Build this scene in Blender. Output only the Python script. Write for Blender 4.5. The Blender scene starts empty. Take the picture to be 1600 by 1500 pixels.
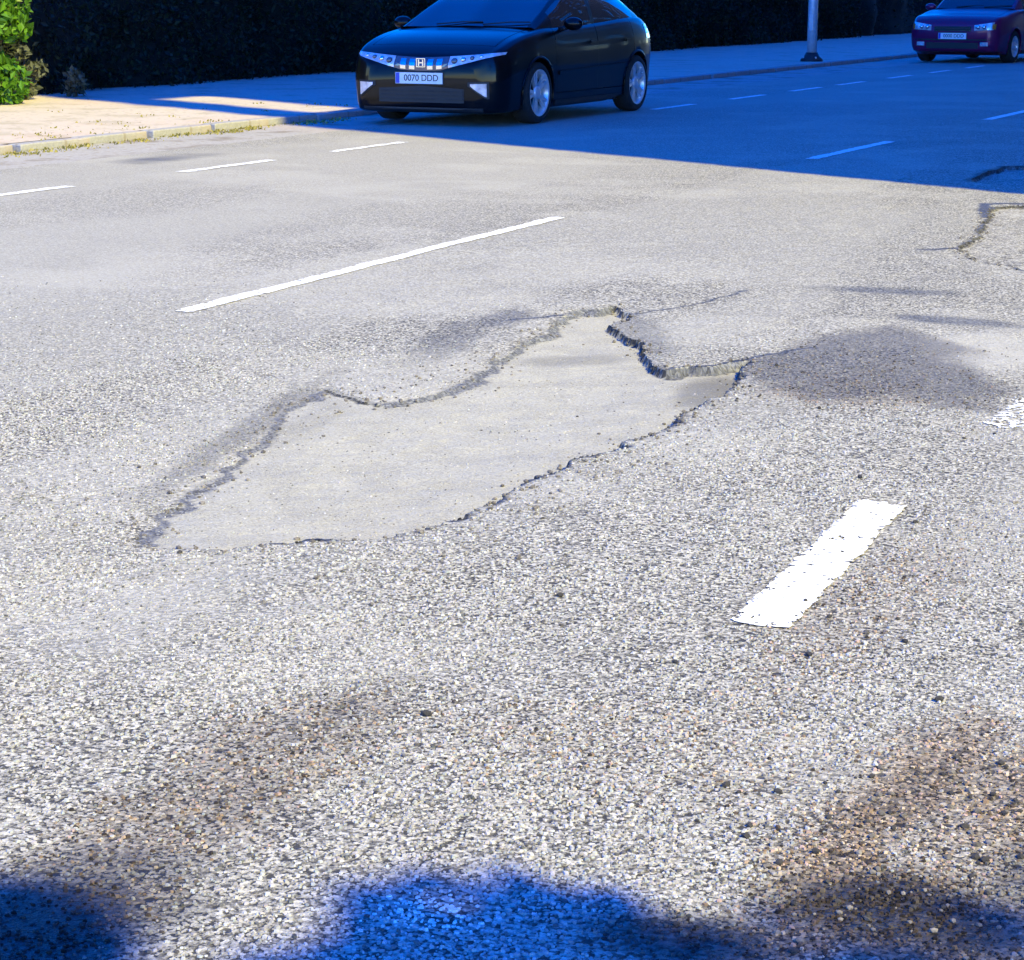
import bpy, bmesh, math, random
import numpy as np
from mathutils import Vector, Matrix
from mathutils.bvhtree import BVHTree
R = math.radians
random.seed(7)
rng = np.random.default_rng(7)
scene = bpy.context.scene
C = scene.collection

# ------------------------------------------------------------------ camera, sky, sun, exposure
# World: Y runs along the road, X across it (right positive), Z up.
cam_data = bpy.data.cameras.new('camera')
cam = bpy.data.objects.new('camera', cam_data); C.objects.link(cam)
cam_data.sensor_width = 36.0
cam_data.lens = 36.0 * 3340 / 1600
cam_data.clip_start = 0.05; cam_data.clip_end = 2000
cam.location = (0, 0, 1.4)
cam.rotation_euler = (R(90 - 13.0), 0, R(26))
scene.camera = cam

SUN_EL = 43.0
SUN_AZ = math.atan2(0.894, -0.447)            # from +Y towards +X
sd = Vector((math.sin(SUN_AZ) * math.cos(R(SUN_EL)), math.cos(SUN_AZ) * math.cos(R(SUN_EL)), math.sin(R(SUN_EL))))
world = bpy.data.worlds.new('World'); scene.world = world; world.use_nodes = True
wn = world.node_tree.nodes; wl = world.node_tree.links
bg = wn['Background']
sky = wn.new('ShaderNodeTexSky'); sky.sky_type = 'NISHITA'; sky.sun_disc = False
sky.sun_elevation = R(SUN_EL); sky.sun_rotation = SUN_AZ
sky.air_density = 1.0; sky.dust_density = 0.0; sky.ozone_density = 6.0
hs = wn.new('ShaderNodeHueSaturation'); hs.inputs['Hue'].default_value = 0.528; hs.inputs['Saturation'].default_value = 1.6
wl.new(sky.outputs[0], hs.inputs['Color']); wl.new(hs.outputs[0], bg.inputs[0])
bg.inputs[1].default_value = 0.15
sl = bpy.data.lights.new('sun', 'SUN'); sl.energy = 2.15; sl.angle = R(0.53); sl.color = (1.0, 0.87, 0.21)
sun = bpy.data.objects.new('sun', sl); C.objects.link(sun)
sun.rotation_euler = (-sd).to_track_quat('-Z', 'Y').to_euler(); sun.location = sd * 60
vs = scene.view_settings
vs.view_transform = 'Standard'; vs.look = 'None'; vs.gamma = 1.0; vs.use_curve_mapping = False
vs.exposure = 2.15
scene.cycles.max_bounces = 6

# ------------------------------------------------------------------ helpers
def tag(o, label=None, cat=None, group=None, kind=None):
    for k, v in (('label', label), ('category', cat), ('group', group), ('kind', kind)):
        if v: o[k] = v
    return o
def link(name, me, mat=None, parent=None):
    o = bpy.data.objects.new(name, me); C.objects.link(o)
    if mat is not None and me is not None:
        me.materials.clear(); me.materials.append(mat)
    if parent: o.parent = parent
    return o
def empty(name, loc=(0, 0, 0), rz=0):
    o = bpy.data.objects.new(name, None); C.objects.link(o); o.location = loc; o.rotation_euler = (0, 0, rz)
    o.empty_display_size = 0.2
    return o
def mesh_np(name, V, F, smooth=False):
    V = np.asarray(V, np.float32); F = np.asarray(F, np.int32)
    me = bpy.data.meshes.new(name)
    n, k = F.shape
    me.vertices.add(len(V)); me.vertices.foreach_set('co', V.ravel())
    me.loops.add(n * k); me.loops.foreach_set('vertex_index', F.ravel())
    me.polygons.add(n); me.polygons.foreach_set('loop_start', np.arange(0, n * k, k, dtype=np.int32))
    me.polygons.foreach_set('use_smooth', np.full(n, smooth))
    me.update(calc_edges=True); me.validate()
    return me
class MB:
    def __init__(s): s.v = []; s.f = []; s.sm = []
    def add(s, V, F, smooth=False):
        o = len(s.v); s.v += [tuple(p) for p in V]
        for f in F: s.f.append(tuple(i + o for i in f)); s.sm.append(smooth)
    def box(s, x0, x1, y0, y1, z0, z1, bev=0.0):
        bm = bmesh.new(); bmesh.ops.create_cube(bm, size=1)
        bmesh.ops.scale(bm, vec=(x1 - x0, y1 - y0, z1 - z0), verts=bm.verts)
        bmesh.ops.translate(bm, vec=((x0 + x1) / 2, (y0 + y1) / 2, (z0 + z1) / 2), verts=bm.verts)
        if bev: bmesh.ops.bevel(bm, geom=bm.edges[:], offset=bev, segments=2, affect='EDGES', profile=0.5)
        s.bm(bm)
    def bm(s, bm, smooth=False):
        bm.verts.index_update()
        s.add([v.co[:] for v in bm.verts], [[v.index for v in f.verts] for f in bm.faces], smooth); bm.free()
    def tube(s, pts, rad, seg=12, smooth=True):
        pts = [Vector(p) for p in pts]; rad = rad if isinstance(rad, (list, tuple)) else [rad] * len(pts)
        V = []; F = []
        for i, p in enumerate(pts):
            d = (pts[min(i + 1, len(pts) - 1)] - pts[max(i - 1, 0)]).normalized()
            a = d.orthogonal().normalized() if abs(d.z) < .99 else Vector((1, 0, 0)); a = (a - d * a.dot(d)).normalized(); b = d.cross(a)
            for k in range(seg):
                t = 2 * math.pi * k / seg; V.append(p + (a * math.cos(t) + b * math.sin(t)) * rad[i])
        for i in range(len(pts) - 1):
            for k in range(seg):
                F.append((i * seg + k, i * seg + (k + 1) % seg, (i + 1) * seg + (k + 1) % seg, (i + 1) * seg + k))
        F.append(tuple(range(seg))[::-1]); F.append(tuple((len(pts) - 1) * seg + k for k in range(seg)))
        s.add(V, F, smooth)
    def lathe_x(s, prof, seg=40, closed=False, smooth=True):     # profile of (x, r) turned about the X axis
        V = []; F = []; n = len(prof)
        for k in range(seg):
            t = 2 * math.pi * k / seg
            V += [(x, r * math.cos(t), r * math.sin(t)) for x, r in prof]
        for k in range(seg):
            k2 = (k + 1) % seg
            for i in range(n if closed else n - 1):
                i2 = (i + 1) % n; F.append((k * n + i, k * n + i2, k2 * n + i2, k2 * n + i))
        s.add(V, F, smooth)
    def build(s, name, mat, parent=None):
        me = bpy.data.meshes.new(name); me.from_pydata(s.v, [], s.f); me.update()
        bm = bmesh.new(); bm.from_mesh(me); bmesh.ops.recalc_face_normals(bm, faces=bm.faces); bm.to_mesh(me); bm.free()
        me.polygons.foreach_set('use_smooth', s.sm)
        return link(name, me, mat, parent)

def hash2(i, j, seed=0):
    h = (i.astype(np.int64) * 374761393 + j.astype(np.int64) * 668265263 + seed * 982451653) & 0x7fffffff
    h = ((h ^ (h >> 13)) * 1274126177) & 0x7fffffff
    return ((h ^ (h >> 16)) & 0xffff) / 65535.0
def vnoise(x, y, seed=0):
    i = np.floor(x); j = np.floor(y); u = x - i; v = y - j
    u = u * u * (3 - 2 * u); v = v * v * (3 - 2 * v); i = i.astype(np.int64); j = j.astype(np.int64)
    a = hash2(i, j, seed); b = hash2(i + 1, j, seed); c = hash2(i, j + 1, seed); d = hash2(i + 1, j + 1, seed)
    return (a * (1 - u) + b * u) * (1 - v) + (c * (1 - u) + d * u) * v
def fbm(x, y, oct=4, seed=0):
    s = 0; a = 0.5; t = 0
    for k in range(oct):
        s = s + a * vnoise(x, y, seed + k * 17); t += a; a *= 0.5; x = x * 2.03 + 3.1; y = y * 2.03 + 7.7
    return s / t
def sstep(a, b, x):
    t = np.clip((x - a) / (b - a), 0, 1); return t * t * (3 - 2 * t)
def poly_sd(px, py, poly):
    """signed distance to a polygon (positive inside) and the x, y of the nearest boundary point"""
    best = np.full(px.shape, 1e9); bx = np.zeros_like(px); by = np.zeros_like(px); inside = np.zeros(px.shape, bool)
    n = len(poly)
    for k in range(n):
        (x0, y0), (x1, y1) = poly[k], poly[(k + 1) % n]
        dx, dy = x1 - x0, y1 - y0
        t = np.clip(((px - x0) * dx + (py - y0) * dy) / (dx * dx + dy * dy), 0, 1)
        cx, cy = x0 + t * dx, y0 + t * dy
        d = np.hypot(px - cx, py - cy); m = d < best
        best = np.where(m, d, best); bx = np.where(m, cx, bx); by = np.where(m, cy, by)
        cond = ((y0 > py) != (y1 > py))
        xi = x0 + (py - y0) * dx / (dy if abs(dy) > 1e-9 else 1e-9)
        inside ^= cond & (px < xi)
    return np.where(inside, best, -best), bx, by
def ell(x, y, cx, cy, rx, ry, ang=0, soft=0.5, seed=0, warp=0.35, sc=3.0):
    """blotch with a ragged edge: 1 in the middle, 0 outside"""
    c, s = math.cos(ang), math.sin(ang); u = ((x - cx) * c + (y - cy) * s) / rx; v = (-(x - cx) * s + (y - cy) * c) / ry
    d = np.hypot(u, v) + (fbm(x * sc, y * sc, 4, seed) - .5) * 2 * warp
    return 1 - sstep(1 - soft, 1 + soft, d)

# ------------------------------------------------------------------ materials
def new_mat(name):
    m = bpy.data.materials.new(name); m.use_nodes = True; nt = m.node_tree
    return m, nt, nt.nodes['Principled BSDF']
class NT:
    def __init__(s, nt): s.nt = nt; s.n = nt.nodes; s.l = nt.links
    def node(s, t, **kw):
        n = s.n.new(t)
        for k, v in kw.items(): setattr(n, k, v)
        return n
    def sock(s, n, key, v):
        if hasattr(v, 'links') or isinstance(v, bpy.types.NodeSocket): s.l.new(v, n.inputs[key])
        else: n.inputs[key].default_value = v
    def math(s, op, a, b=0.0, c=None, clamp=False):
        n = s.node('ShaderNodeMath', operation=op, use_clamp=clamp); s.sock(n, 0, a); s.sock(n, 1, b)
        if c is not None: s.sock(n, 2, c)
        return n.outputs[0]
    def rng(s, v, a, b, c=0.0, d=1.0, smooth=True):
        n = s.node('ShaderNodeMapRange', interpolation_type='SMOOTHSTEP' if smooth else 'LINEAR')
        s.sock(n, 0, v); s.sock(n, 1, a); s.sock(n, 2, b); s.sock(n, 3, c); s.sock(n, 4, d); return n.outputs[0]
    def mix(s, f, a, b, blend='MIX'):
        n = s.node('ShaderNodeMix', data_type='RGBA', blend_type=blend)
        s.sock(n, 0, f)
        for k, v in ((6, a), (7, b)):
            if isinstance(v, tuple) and len(v) == 3: v = (*v, 1)
            s.sock(n, k, v)
        return n.outputs[2]
    def noise(s, co, scale, detail=3.0, rough=.55):
        n = s.node('ShaderNodeTexNoise'); s.sock(n, 'Vector', co); n.inputs['Scale'].default_value = scale
        n.inputs['Detail'].default_value = detail; n.inputs['Roughness'].default_value = rough; return n.outputs[0]
    def voro(s, co, scale, dim='2D', feature='F1'):
        n = s.node('ShaderNodeTexVoronoi', voronoi_dimensions=dim, feature=feature); s.sock(n, 'Vector', co); n.inputs['Scale'].default_value = scale
        return n
    def ramp(s, f, stops):
        n = s.node('ShaderNodeValToRGB'); s.l.new(f, n.inputs[0]); e = n.color_ramp.elements
        while len(e) < len(stops): e.new(0.5)
        for k, (p, c) in enumerate(stops): e[k].position = p; e[k].color = (*c, 1) if len(c) == 3 else c
        return n.outputs[0]
    def bump(s, h, strength, dist):
        n = s.node('ShaderNodeBump'); s.l.new(h, n.inputs['Height']); n.inputs['Strength'].default_value = strength; n.inputs['Distance'].default_value = dist
        return n.outputs[0]
def g3(v): return (v, v, v)

def simple(name, col, rough=.5, metal=0.0, coat=0.0, var=0.0, scale=8.0, bump=0.0):
    m, nt, b = new_mat(name); t = NT(nt)
    b.inputs['Roughness'].default_value = rough; b.inputs['Metallic'].default_value = metal; b.inputs['Coat Weight'].default_value = coat
    b.inputs['Coat Roughness'].default_value = 0.04
    co = t.node('ShaderNodeTexCoord').outputs['Object']; n = t.noise(co, scale, 4)
    lo = tuple(c * (1 - var) for c in col); hi = tuple(min(1, c * (1 + var)) for c in col)
    nt.links.new(t.ramp(n, [(.3, lo), (.7, hi)]), b.inputs['Base Color'])
    if bump: nt.links.new(t.bump(n, bump, .01), b.inputs['Normal'])
    return m

def asphalt_mat():
    m, nt, b = new_mat('asphalt'); t = NT(nt)
    co = t.node('ShaderNodeTexCoord').outputs['Object']
    at = t.node('ShaderNodeAttribute', attribute_name='mask')
    sp = t.node('ShaderNodeSeparateColor'); nt.links.new(at.outputs['Color'], sp.inputs[0])
    dirt, dark, smooth, dust = sp.outputs[0], sp.outputs[1], sp.outputs[2], at.outputs['Alpha']
    wob = t.node('ShaderNodeTexNoise'); nt.links.new(co, wob.inputs['Vector']); wob.inputs['Scale'].default_value = 60
    va = t.node('ShaderNodeVectorMath', operation='MULTIPLY_ADD'); nt.links.new(wob.outputs['Color'], va.inputs[0]); va.inputs[1].default_value = (.012, .012, 0); nt.links.new(co, va.inputs[2])
    cw = va.outputs[0]
    v1 = t.voro(cw, 105); v2 = t.voro(cw, 205); v3 = t.voro(cw, 41)
    big = t.noise(co, .9, 5); mid = t.noise(co, 9, 4)
    grain = t.noise(co, 78, 3, .72)
    cs = t.node('ShaderNodeSeparateColor'); nt.links.new(v1.outputs['Color'], cs.inputs[0])
    tone = t.math('ADD', t.math('MULTIPLY', grain, .80), t.math('MULTIPLY', cs.outputs[0], .24))
    stone = t.ramp(tone, [(.40, (.09, .088, .079)), (.48, (.21, .205, .182)), (.545, (.335, .327, .288)), (.61, (.435, .425, .375)), (.70, (.60, .585, .52))])
    stone = t.mix(t.math('MULTIPLY', cs.outputs[1], .16), stone, (.42, .36, .28))
    pitn = t.math('ADD', t.math('MULTIPLY', v1.outputs['Distance'], .55), t.math('SUBTRACT', t.math('MULTIPLY', mid, .45), t.math('MULTIPLY', grain, 1.15)))
    pit = t.rng(pitn, -.05, .10)
    big3 = t.node('ShaderNodeSeparateColor'); nt.links.new(v3.outputs['Color'], big3.inputs[0])
    loss = t.math('MULTIPLY', t.rng(big3.outputs[0], .93, .96), t.rng(v3.outputs['Distance'], .42, .25))      # plucked stones
    pit2 = t.math('MAXIMUM', pit, loss)
    amt = t.math('MULTIPLY', pit2, t.math('SUBTRACT', 1.0, t.math('MULTIPLY', smooth, .8)), clamp=True)
    col = t.mix(amt, stone, (.05, .048, .045))
    flat = t.ramp(t.noise(co, 150, 4), [(.3, (.285, .277, .242)), (.7, (.405, .394, .345))])
    col = t.mix(t.math('MULTIPLY', smooth, .65), col, flat)
    col = t.mix(t.rng(big, .35, .7, 0, .16), col, t.mix(1.0, col, g3(.70), 'MULTIPLY'))
    col = t.mix(t.math('MULTIPLY', dust, .5), col, (.47, .455, .40))
    br = t.ramp(cs.outputs[2], [(0, (.05, .04, .03)), (.5, (.16, .125, .09)), (.85, (.32, .25, .18)), (1, (.5, .43, .34))])
    col = t.mix(t.math('MULTIPLY', dirt, t.rng(t.noise(co, 22, 4), .25, .6, .45, 1), clamp=True), col, t.mix(amt, br, (.02, .015, .012)))
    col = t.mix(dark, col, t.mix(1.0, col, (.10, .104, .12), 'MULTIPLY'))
    col = t.mix(1.0, col, (1.0, .985, .95), 'MULTIPLY')
    nt.links.new(col, b.inputs['Base Color'])
    h = t.math('SUBTRACT', t.math('SUBTRACT', 1.0, t.math('MULTIPLY', amt, .9)), t.math('MULTIPLY', v2.outputs['Distance'], .22))
    h = t.math('ADD', h, t.math('MULTIPLY', grain, .9))
    nt.links.new(t.bump(h, .75, .006), b.inputs['Normal'])
    nt.links.new(t.rng(dark, 0, 1, .88, .62), b.inputs['Roughness'])
    b.inputs['Specular IOR Level'].default_value = .3
    return m
def floor_mat():
    m, nt, b = new_mat('pothole_base'); t = NT(nt)
    co = t.node('ShaderNodeTexCoord').outputs['Object']
    at = t.node('ShaderNodeAttribute', attribute_name='mask')
    sp = t.node('ShaderNodeSeparateColor'); nt.links.new(at.outputs['Color'], sp.inputs[0])
    n1 = t.noise(co, 5, 5); n2 = t.noise(co, 130, 4, .7); v = t.voro(co, 120)
    col = t.ramp(n2, [(.32, (.22, .215, .19)), (.46, (.34, .332, .293)), (.56, (.39, .38, .335)), (.70, (.50, .49, .43))])
    col = t.mix(t.rng(n1, .4, .65, 0, .5), col, t.mix(1.0, col, g3(.82), 'MULTIPLY'))
    col = t.mix(t.math('MULTIPLY', t.rng(v.outputs['Distance'], .16, .08), t.rng(n1, .45, .6, .1, .8)), col, g3(.09))
    wall = sp.outputs[2]                         # broken edge: coarse aggregate in the fracture, sheer sides painted darker as shade
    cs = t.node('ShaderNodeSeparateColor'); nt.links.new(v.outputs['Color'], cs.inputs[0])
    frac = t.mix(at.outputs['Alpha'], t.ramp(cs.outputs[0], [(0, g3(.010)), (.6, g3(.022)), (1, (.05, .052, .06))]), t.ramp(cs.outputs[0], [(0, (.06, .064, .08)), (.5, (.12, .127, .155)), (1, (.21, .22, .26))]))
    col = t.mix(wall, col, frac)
    col = t.mix(sp.outputs[0], col, (.20, .19, .175)); col = t.mix(sp.outputs[1], col, t.mix(1.0, col, g3(.42), 'MULTIPLY'))
    col = t.mix(1.0, col, (1.0, .985, .95), 'MULTIPLY')
    nt.links.new(col, b.inputs['Base Color'])
    h = t.math('ADD', n2, t.math('MULTIPLY', wall, v.outputs['Distance']))
    nt.links.new(t.bump(h, .6, .008), b.inputs['Normal'])
    b.inputs['Roughness'].default_value = .9; b.inputs['Specular IOR Level'].default_value = .25
    return m
def paint_mat():
    m, nt, b = new_mat('road_paint'); t = NT(nt)
    co = t.node('ShaderNodeTexCoord').outputs['Object']
    n = t.noise(co, 90, 4); n2 = t.noise(co, 7, 3)
    col = t.ramp(n, [(.3, (.70, .70, .67)), (.6, (.82, .82, .80))])
    col = t.mix(t.rng(n2, .55, .75, 0, .35), col, (.5, .49, .47))
    nt.links.new(col, b.inputs['Base Color']); b.inputs['Roughness'].default_value = .7
    nt.links.new(t.bump(n, .4, .004), b.inputs['Normal'])
    return m
def pavement_mat(name, a, b_, c):
    m, nt, b = new_mat(name); t = NT(nt)
    co = t.node('ShaderNodeTexCoord').outputs['Object']
    n1 = t.noise(co, 1.6, 5); n2 = t.noise(co, 35, 4, .7); n3 = t.noise(co, .5, 3)
    col = t.ramp(n2, [(.3, a), (.7, b_)])
    col = t.mix(t.rng(n1, .5, .66, 0, .85), col, c)
    col = t.mix(t.math('MULTIPLY', t.rng(t.voro(co, 5).outputs['Distance'], .16, .06), .55), col, (.22, .18, .12))
    col = t.mix(t.rng(n3, .5, .7, 0, .35), col, (.50, .36, .27))
    nt.links.new(col, b.inputs['Base Color']); b.inputs['Roughness'].default_value = .92; b.inputs['Specular IOR Level'].default_value = .2
    nt.links.new(t.bump(n2, .5, .02), b.inputs['Normal'])
    return m
def leaf_mat(name, dark, light, trans=.35, rough=.45):
    m, nt, b = new_mat(name); t = NT(nt)
    at = t.node('ShaderNodeAttribute', attribute_name='tint')
    col = t.ramp(at.outputs['Fac'], [(0, dark), (1, light)])
    nt.links.new(col, b.inputs['Base Color']); b.inputs['Roughness'].default_value = rough; b.inputs['Specular IOR Level'].default_value = .3
    tr = t.node('ShaderNodeBsdfTranslucent'); nt.links.new(t.mix(1.0, col, (1.0, 1.0, .35), 'MULTIPLY'), tr.inputs[0])
    mx = t.node('ShaderNodeMixShader'); mx.inputs[0].default_value = trans
    nt.links.new(b.outputs[0], mx.inputs[1]); nt.links.new(tr.outputs[0], mx.inputs[2]); nt.links.new(mx.outputs[0], nt.nodes['Material Output'].inputs[0])
    return m
M = {}
M['asphalt'] = asphalt_mat(); M['floor'] = floor_mat(); M['paint'] = paint_mat()
M['pavement'] = pavement_mat('sandy_pavement', (.46, .395, .32), (.57, .50, .415), (.40, .35, .26))
M['kerb'] = pavement_mat('kerb_concrete', (.27, .265, .27), (.37, .365, .37), (.26, .24, .22))
M['gutter'] = pavement_mat('gutter_grit', (.27, .26, .24), (.42, .40, .37), (.20, .17, .13))
M['soil'] = pavement_mat('dry_soil', (.16, .12, .08), (.24, .19, .13), (.12, .12, .06))
M['black_paint'] = simple('black_car_paint', (.003, .003, .004), .3, 0, .32)
M['black_paint'].node_tree.nodes['Principled BSDF'].inputs['Specular IOR Level'].default_value = .1
M['purple_paint'] = simple('burgundy_car_paint', (.16, .004, .06), .35, .3, .25)
M['plastic'] = simple('black_plastic', (.012, .012, .013), .55, var=.2)
M['rubber'] = simple('tyre_rubber', (.014, .014, .014), .85, var=.3, scale=30)
M['alloy'] = simple('silver_alloy', (.68, .69, .70), .3, .5, var=.05)
M['chrome'] = simple('chrome', (.75, .76, .78), .12, 1.0)
M['lamp_glass'] = simple('lamp_glass', (.62, .65, .68), .12, .3, 1.0, var=.35, scale=14)
M['smoke_glass'] = simple('smoked_glass', (.10, .11, .13), .07, .4, 1.0)
M['window'] = simple('car_window_glass', (.008, .009, .011), .04, 0, .35)
M['red_lamp'] = simple('red_lamp', (.25, .01, .01), .15, 0, 1.0)
M['amber'] = simple('amber_lamp', (.5, .17, .02), .2, 0, 1.0)
M['plate'] = simple('plate_white', (.78, .78, .76), .4)
M['plate_blue'] = simple('plate_blue', (.02, .06, .45), .4)
M['ink'] = simple('plate_ink', (.015, .015, .015), .5)
M['steel'] = simple('galvanised_steel', (.50, .52, .54), .42, .25, var=.12, scale=20)
M['cast'] = simple('dark_cast_iron', (.02, .02, .02), .6, .2, var=.3)
M['bark'] = simple('bark', (.10, .075, .05), .95, var=.5, scale=14, bump=.8)
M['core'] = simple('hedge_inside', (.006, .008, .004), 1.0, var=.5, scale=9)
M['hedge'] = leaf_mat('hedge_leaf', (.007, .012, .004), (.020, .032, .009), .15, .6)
M['shrub'] = leaf_mat('shrub_leaf', (.05, .13, .010), (.14, .32, .02), .4, .4)
M['tree'] = leaf_mat('tree_leaf', (.03, .06, .01), (.08, .13, .02), .12, .5)
M['weed'] = leaf_mat('weed_blade', (.16, .15, .03), (.42, .36, .12), .3, .7)
M['greyweed'] = leaf_mat('grey_weed', (.05, .06, .04), (.13, .14, .10), .2, .7)
M['stone'] = simple('loose_stone', (.13, .115, .10), .9, var=.8, scale=40)
M['darkstone'] = simple('tar_lump', (.03, .027, .025), .85, var=.4, scale=40)
M['render'] = simple('brown_brick_render', (.10, .065, .05), .9, var=.08, scale=2)
M['frame'] = simple('window_frame', (.6, .6, .58), .5)
M['pane'] = simple('window_pane', (.03, .035, .04), .05, 0, 1.0)

# ------------------------------------------------------------------ road sheet with potholes
POT = [[(-3.212, 4.365), (-3.337, 4.687), (-3.422, 5.032), (-3.621, 5.58), (-3.827, 6.063), (-3.895, 6.493), (-3.698, 6.358), (-3.571, 6.315), (-3.496, 6.55), (-3.527, 6.961), (-3.672, 7.529), (-3.729, 7.949), (-3.881, 8.469), (-3.77, 8.781), (-3.603, 8.605), (-3.548, 8.267), (-3.276, 7.896), (-2.982, 7.379), (-2.824, 7.502), (-2.752, 7.728), (-2.596, 7.197), (-2.558, 6.682), (-2.55, 6.157), (-2.597, 5.768), (-2.603, 5.254), (-2.594, 4.89), (-2.666, 4.704), (-2.846, 4.616), (-2.99, 4.415)],
       [(-2.25, 10.75), (-2.41, 10.888), (-2.743, 11.163), (-2.949, 11.65), (-2.98, 12.1), (-3.05, 12.532), (-3.20, 13.30), (-3.30, 13.95), (-3.16, 14.165), (-2.7, 13.6), (-2.35, 12.6), (-2.05, 11.6)],
       [(-3.95, 15.85), (-4.02, 16.65), (-4.02, 17.2), (-3.75, 17.45), (-3.35, 16.9), (-3.25, 16.0), (-3.55, 15.6)]]
DEPTH = [.031, .012, .03]
def spaced(*seg):
    out = []
    for a, b, d in seg:
        n = max(1, round((b - a) / d)); out += list(a + (b - a) * np.arange(n) / n)
    return np.array(out + [seg[-1][1]])
ROAD_L, ROAD_R = -11.0, 0.9
gx = spaced((ROAD_L, -6.2, .2), (-6.2, -4.1, .03), (-4.1, -2.0, .0105), (-2.0, ROAD_R, .03))
gy = spaced((-25, 1.6, .9), (1.6, 4.25, .022), (4.25, 8.95, .0105), (8.95, 14.4, .018), (14.4, 18, .03), (18, 30, .25), (30, 150, 1.5))
X, Y = np.meshgrid(gx, gy)                        # rows follow y
wxn = (fbm(X * 9, Y * 9, 4, 3) - .5) * .10 + (fbm(X * 45, Y * 45, 2, 5) - .5) * .022
wyn = (fbm(X * 9, Y * 9, 4, 11) - .5) * .10 + (fbm(X * 45, Y * 45, 2, 13) - .5) * .022
SD = np.full(X.shape, -9.0); DEP = np.zeros(X.shape); WID = np.full(X.shape, .015); WHICH = np.full(X.shape, -1); RAMP = np.zeros(X.shape)
for k, poly in enumerate(POT):
    P = np.array(poly); r0 = np.searchsorted(gy, P[:, 1].min() - .4), np.searchsorted(gy, P[:, 1].max() + .4); c0 = np.searchsorted(gx, P[:, 0].min() - .4), np.searchsorted(gx, P[:, 0].max() + .4)
    S = np.s_[r0[0]:r0[1], c0[0]:c0[1]]
    s, bx, by = poly_sd(X[S] + wxn[S], Y[S] + wyn[S], poly)
    m = s > SD[S]
    SD[S] = np.where(m, s, SD[S]); WHICH[S] = np.where(m, k, WHICH[S])
    # edges on the left and far side are worn to a ramp, edges on the right are sheer
    nx = np.where(s > 0, (X[S] + wxn[S] - bx), (bx - X[S] - wxn[S])) / np.maximum(np.abs(s), 1e-4)
    ramp = sstep(.2, .9, nx) * (.25 + .75 * fbm(X[S] * 5, Y[S] * 5, 3, 29))
    RAMP[S] = np.where(m, sstep(.2, .9, nx), RAMP[S])
    WID[S] = np.where(m, .010 + (.032 if k == 0 else 0) * ramp, WID[S])
    DEP[S] = np.where(m, DEPTH[k] * (.85 + .3 * fbm(X[S] * 1.7, Y[S] * 1.7, 3, 41)), DEP[S])
    if k == 0: DEP[S] *= .18 + .82 * sstep(-3.75, -2.95, X[S] + .33 * np.maximum(0, Y[S] - 7) - .5 * np.maximum(0, 5.6 - Y[S]))
# pull the nearest vertices onto the rim so that it is a clean broken line
gyv, gxv = np.gradient(SD, gy, gx)
gn = np.maximum(np.hypot(gxv, gyv), 1e-3)
cell = np.minimum(np.gradient(gx)[None, :], .02) * np.ones_like(X); near = (np.abs(SD) < .52 * cell) & (gn > .4)
XX = X - np.where(near, SD * gxv / gn / gn, 0); YY = Y - np.where(near, SD * gyv / gn / gn, 0)
SDs = np.where(near, 0, SD)
tx = np.linspace(0, 1, 5)
Z = (fbm(X * .5, Y * .5, 3, 51) - .5) * .014 + (fbm(X * 6, Y * 6, 3, 53) - .5) * .008 * (gx < 0.9)[None, :]
fade = sstep(ROAD_L, ROAD_L + 1.5, X) * (1 - sstep(ROAD_R - .4, ROAD_R, X)) * sstep(1.4, 2.4, Y) * (1 - sstep(17, 22, Y))
ZR = Z * fade
lip = np.exp(-np.maximum(-SDs, 0) / .05) * .005 * (SDs > -.3)
crk = fbm(X * 60, Y * 60, 2, 61)
ZR = ZR - lip
ZZ = ZR - np.where(SDs > 0, DEP * sstep(0, 1, SDs / WID) - (crk - .5) * .004 - (fbm(X * 14, Y * 14, 3, 63) - .5) * .005 * sstep(0, .2, SDs), 0)
def zroad(x, y):
    i = int(np.clip(np.searchsorted(gy, y), 0, len(gy) - 1)); j = int(np.clip(np.searchsorted(gx, x), 0, len(gx) - 1)); return float(ZZ[i, j])

# colour masks: R brown grit, G dark stains, cracks, and shade painted at rims and near corners, B worn smooth, A pale dust
def line_mask(pts, w):
    out = np.zeros(X.shape)
    for (x0, y0), (x1, y1) in zip(pts[:-1], pts[1:]):
        dx, dy = x1 - x0, y1 - y0
        t = np.clip(((X + wxn * .6 - x0) * dx + (Y + wyn * .6 - y0) * dy) / (dx * dx + dy * dy), 0, 1)
        out = np.maximum(out, 1 - sstep(w * .5, w, np.hypot(X + wxn * .6 - x0 - t * dx, Y + wyn * .6 - y0 - t * dy)))
    return out
def poly_mask(poly, soft, seed):
    s = np.full(X.shape, -9.0)
    s, _, _ = poly_sd(X + (fbm(X * 4, Y * 4, 4, seed) - .5) * .3, Y + (fbm(X * 4, Y * 4, 4, seed + 9) - .5) * .3, poly)
    return sstep(-soft, soft, s)
stain = poly_mask([(-2.76, 7.55), (-2.70, 8.45), (-2.44, 8.72), (-2.05, 8.2), (-1.70, 7.60), (-1.68, 7.05), (-2.001, 7.15), (-2.185, 6.95), (-2.503, 7.2)], .10, 71)
dirt = .22 * stain
dark = .50 * stain
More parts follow.
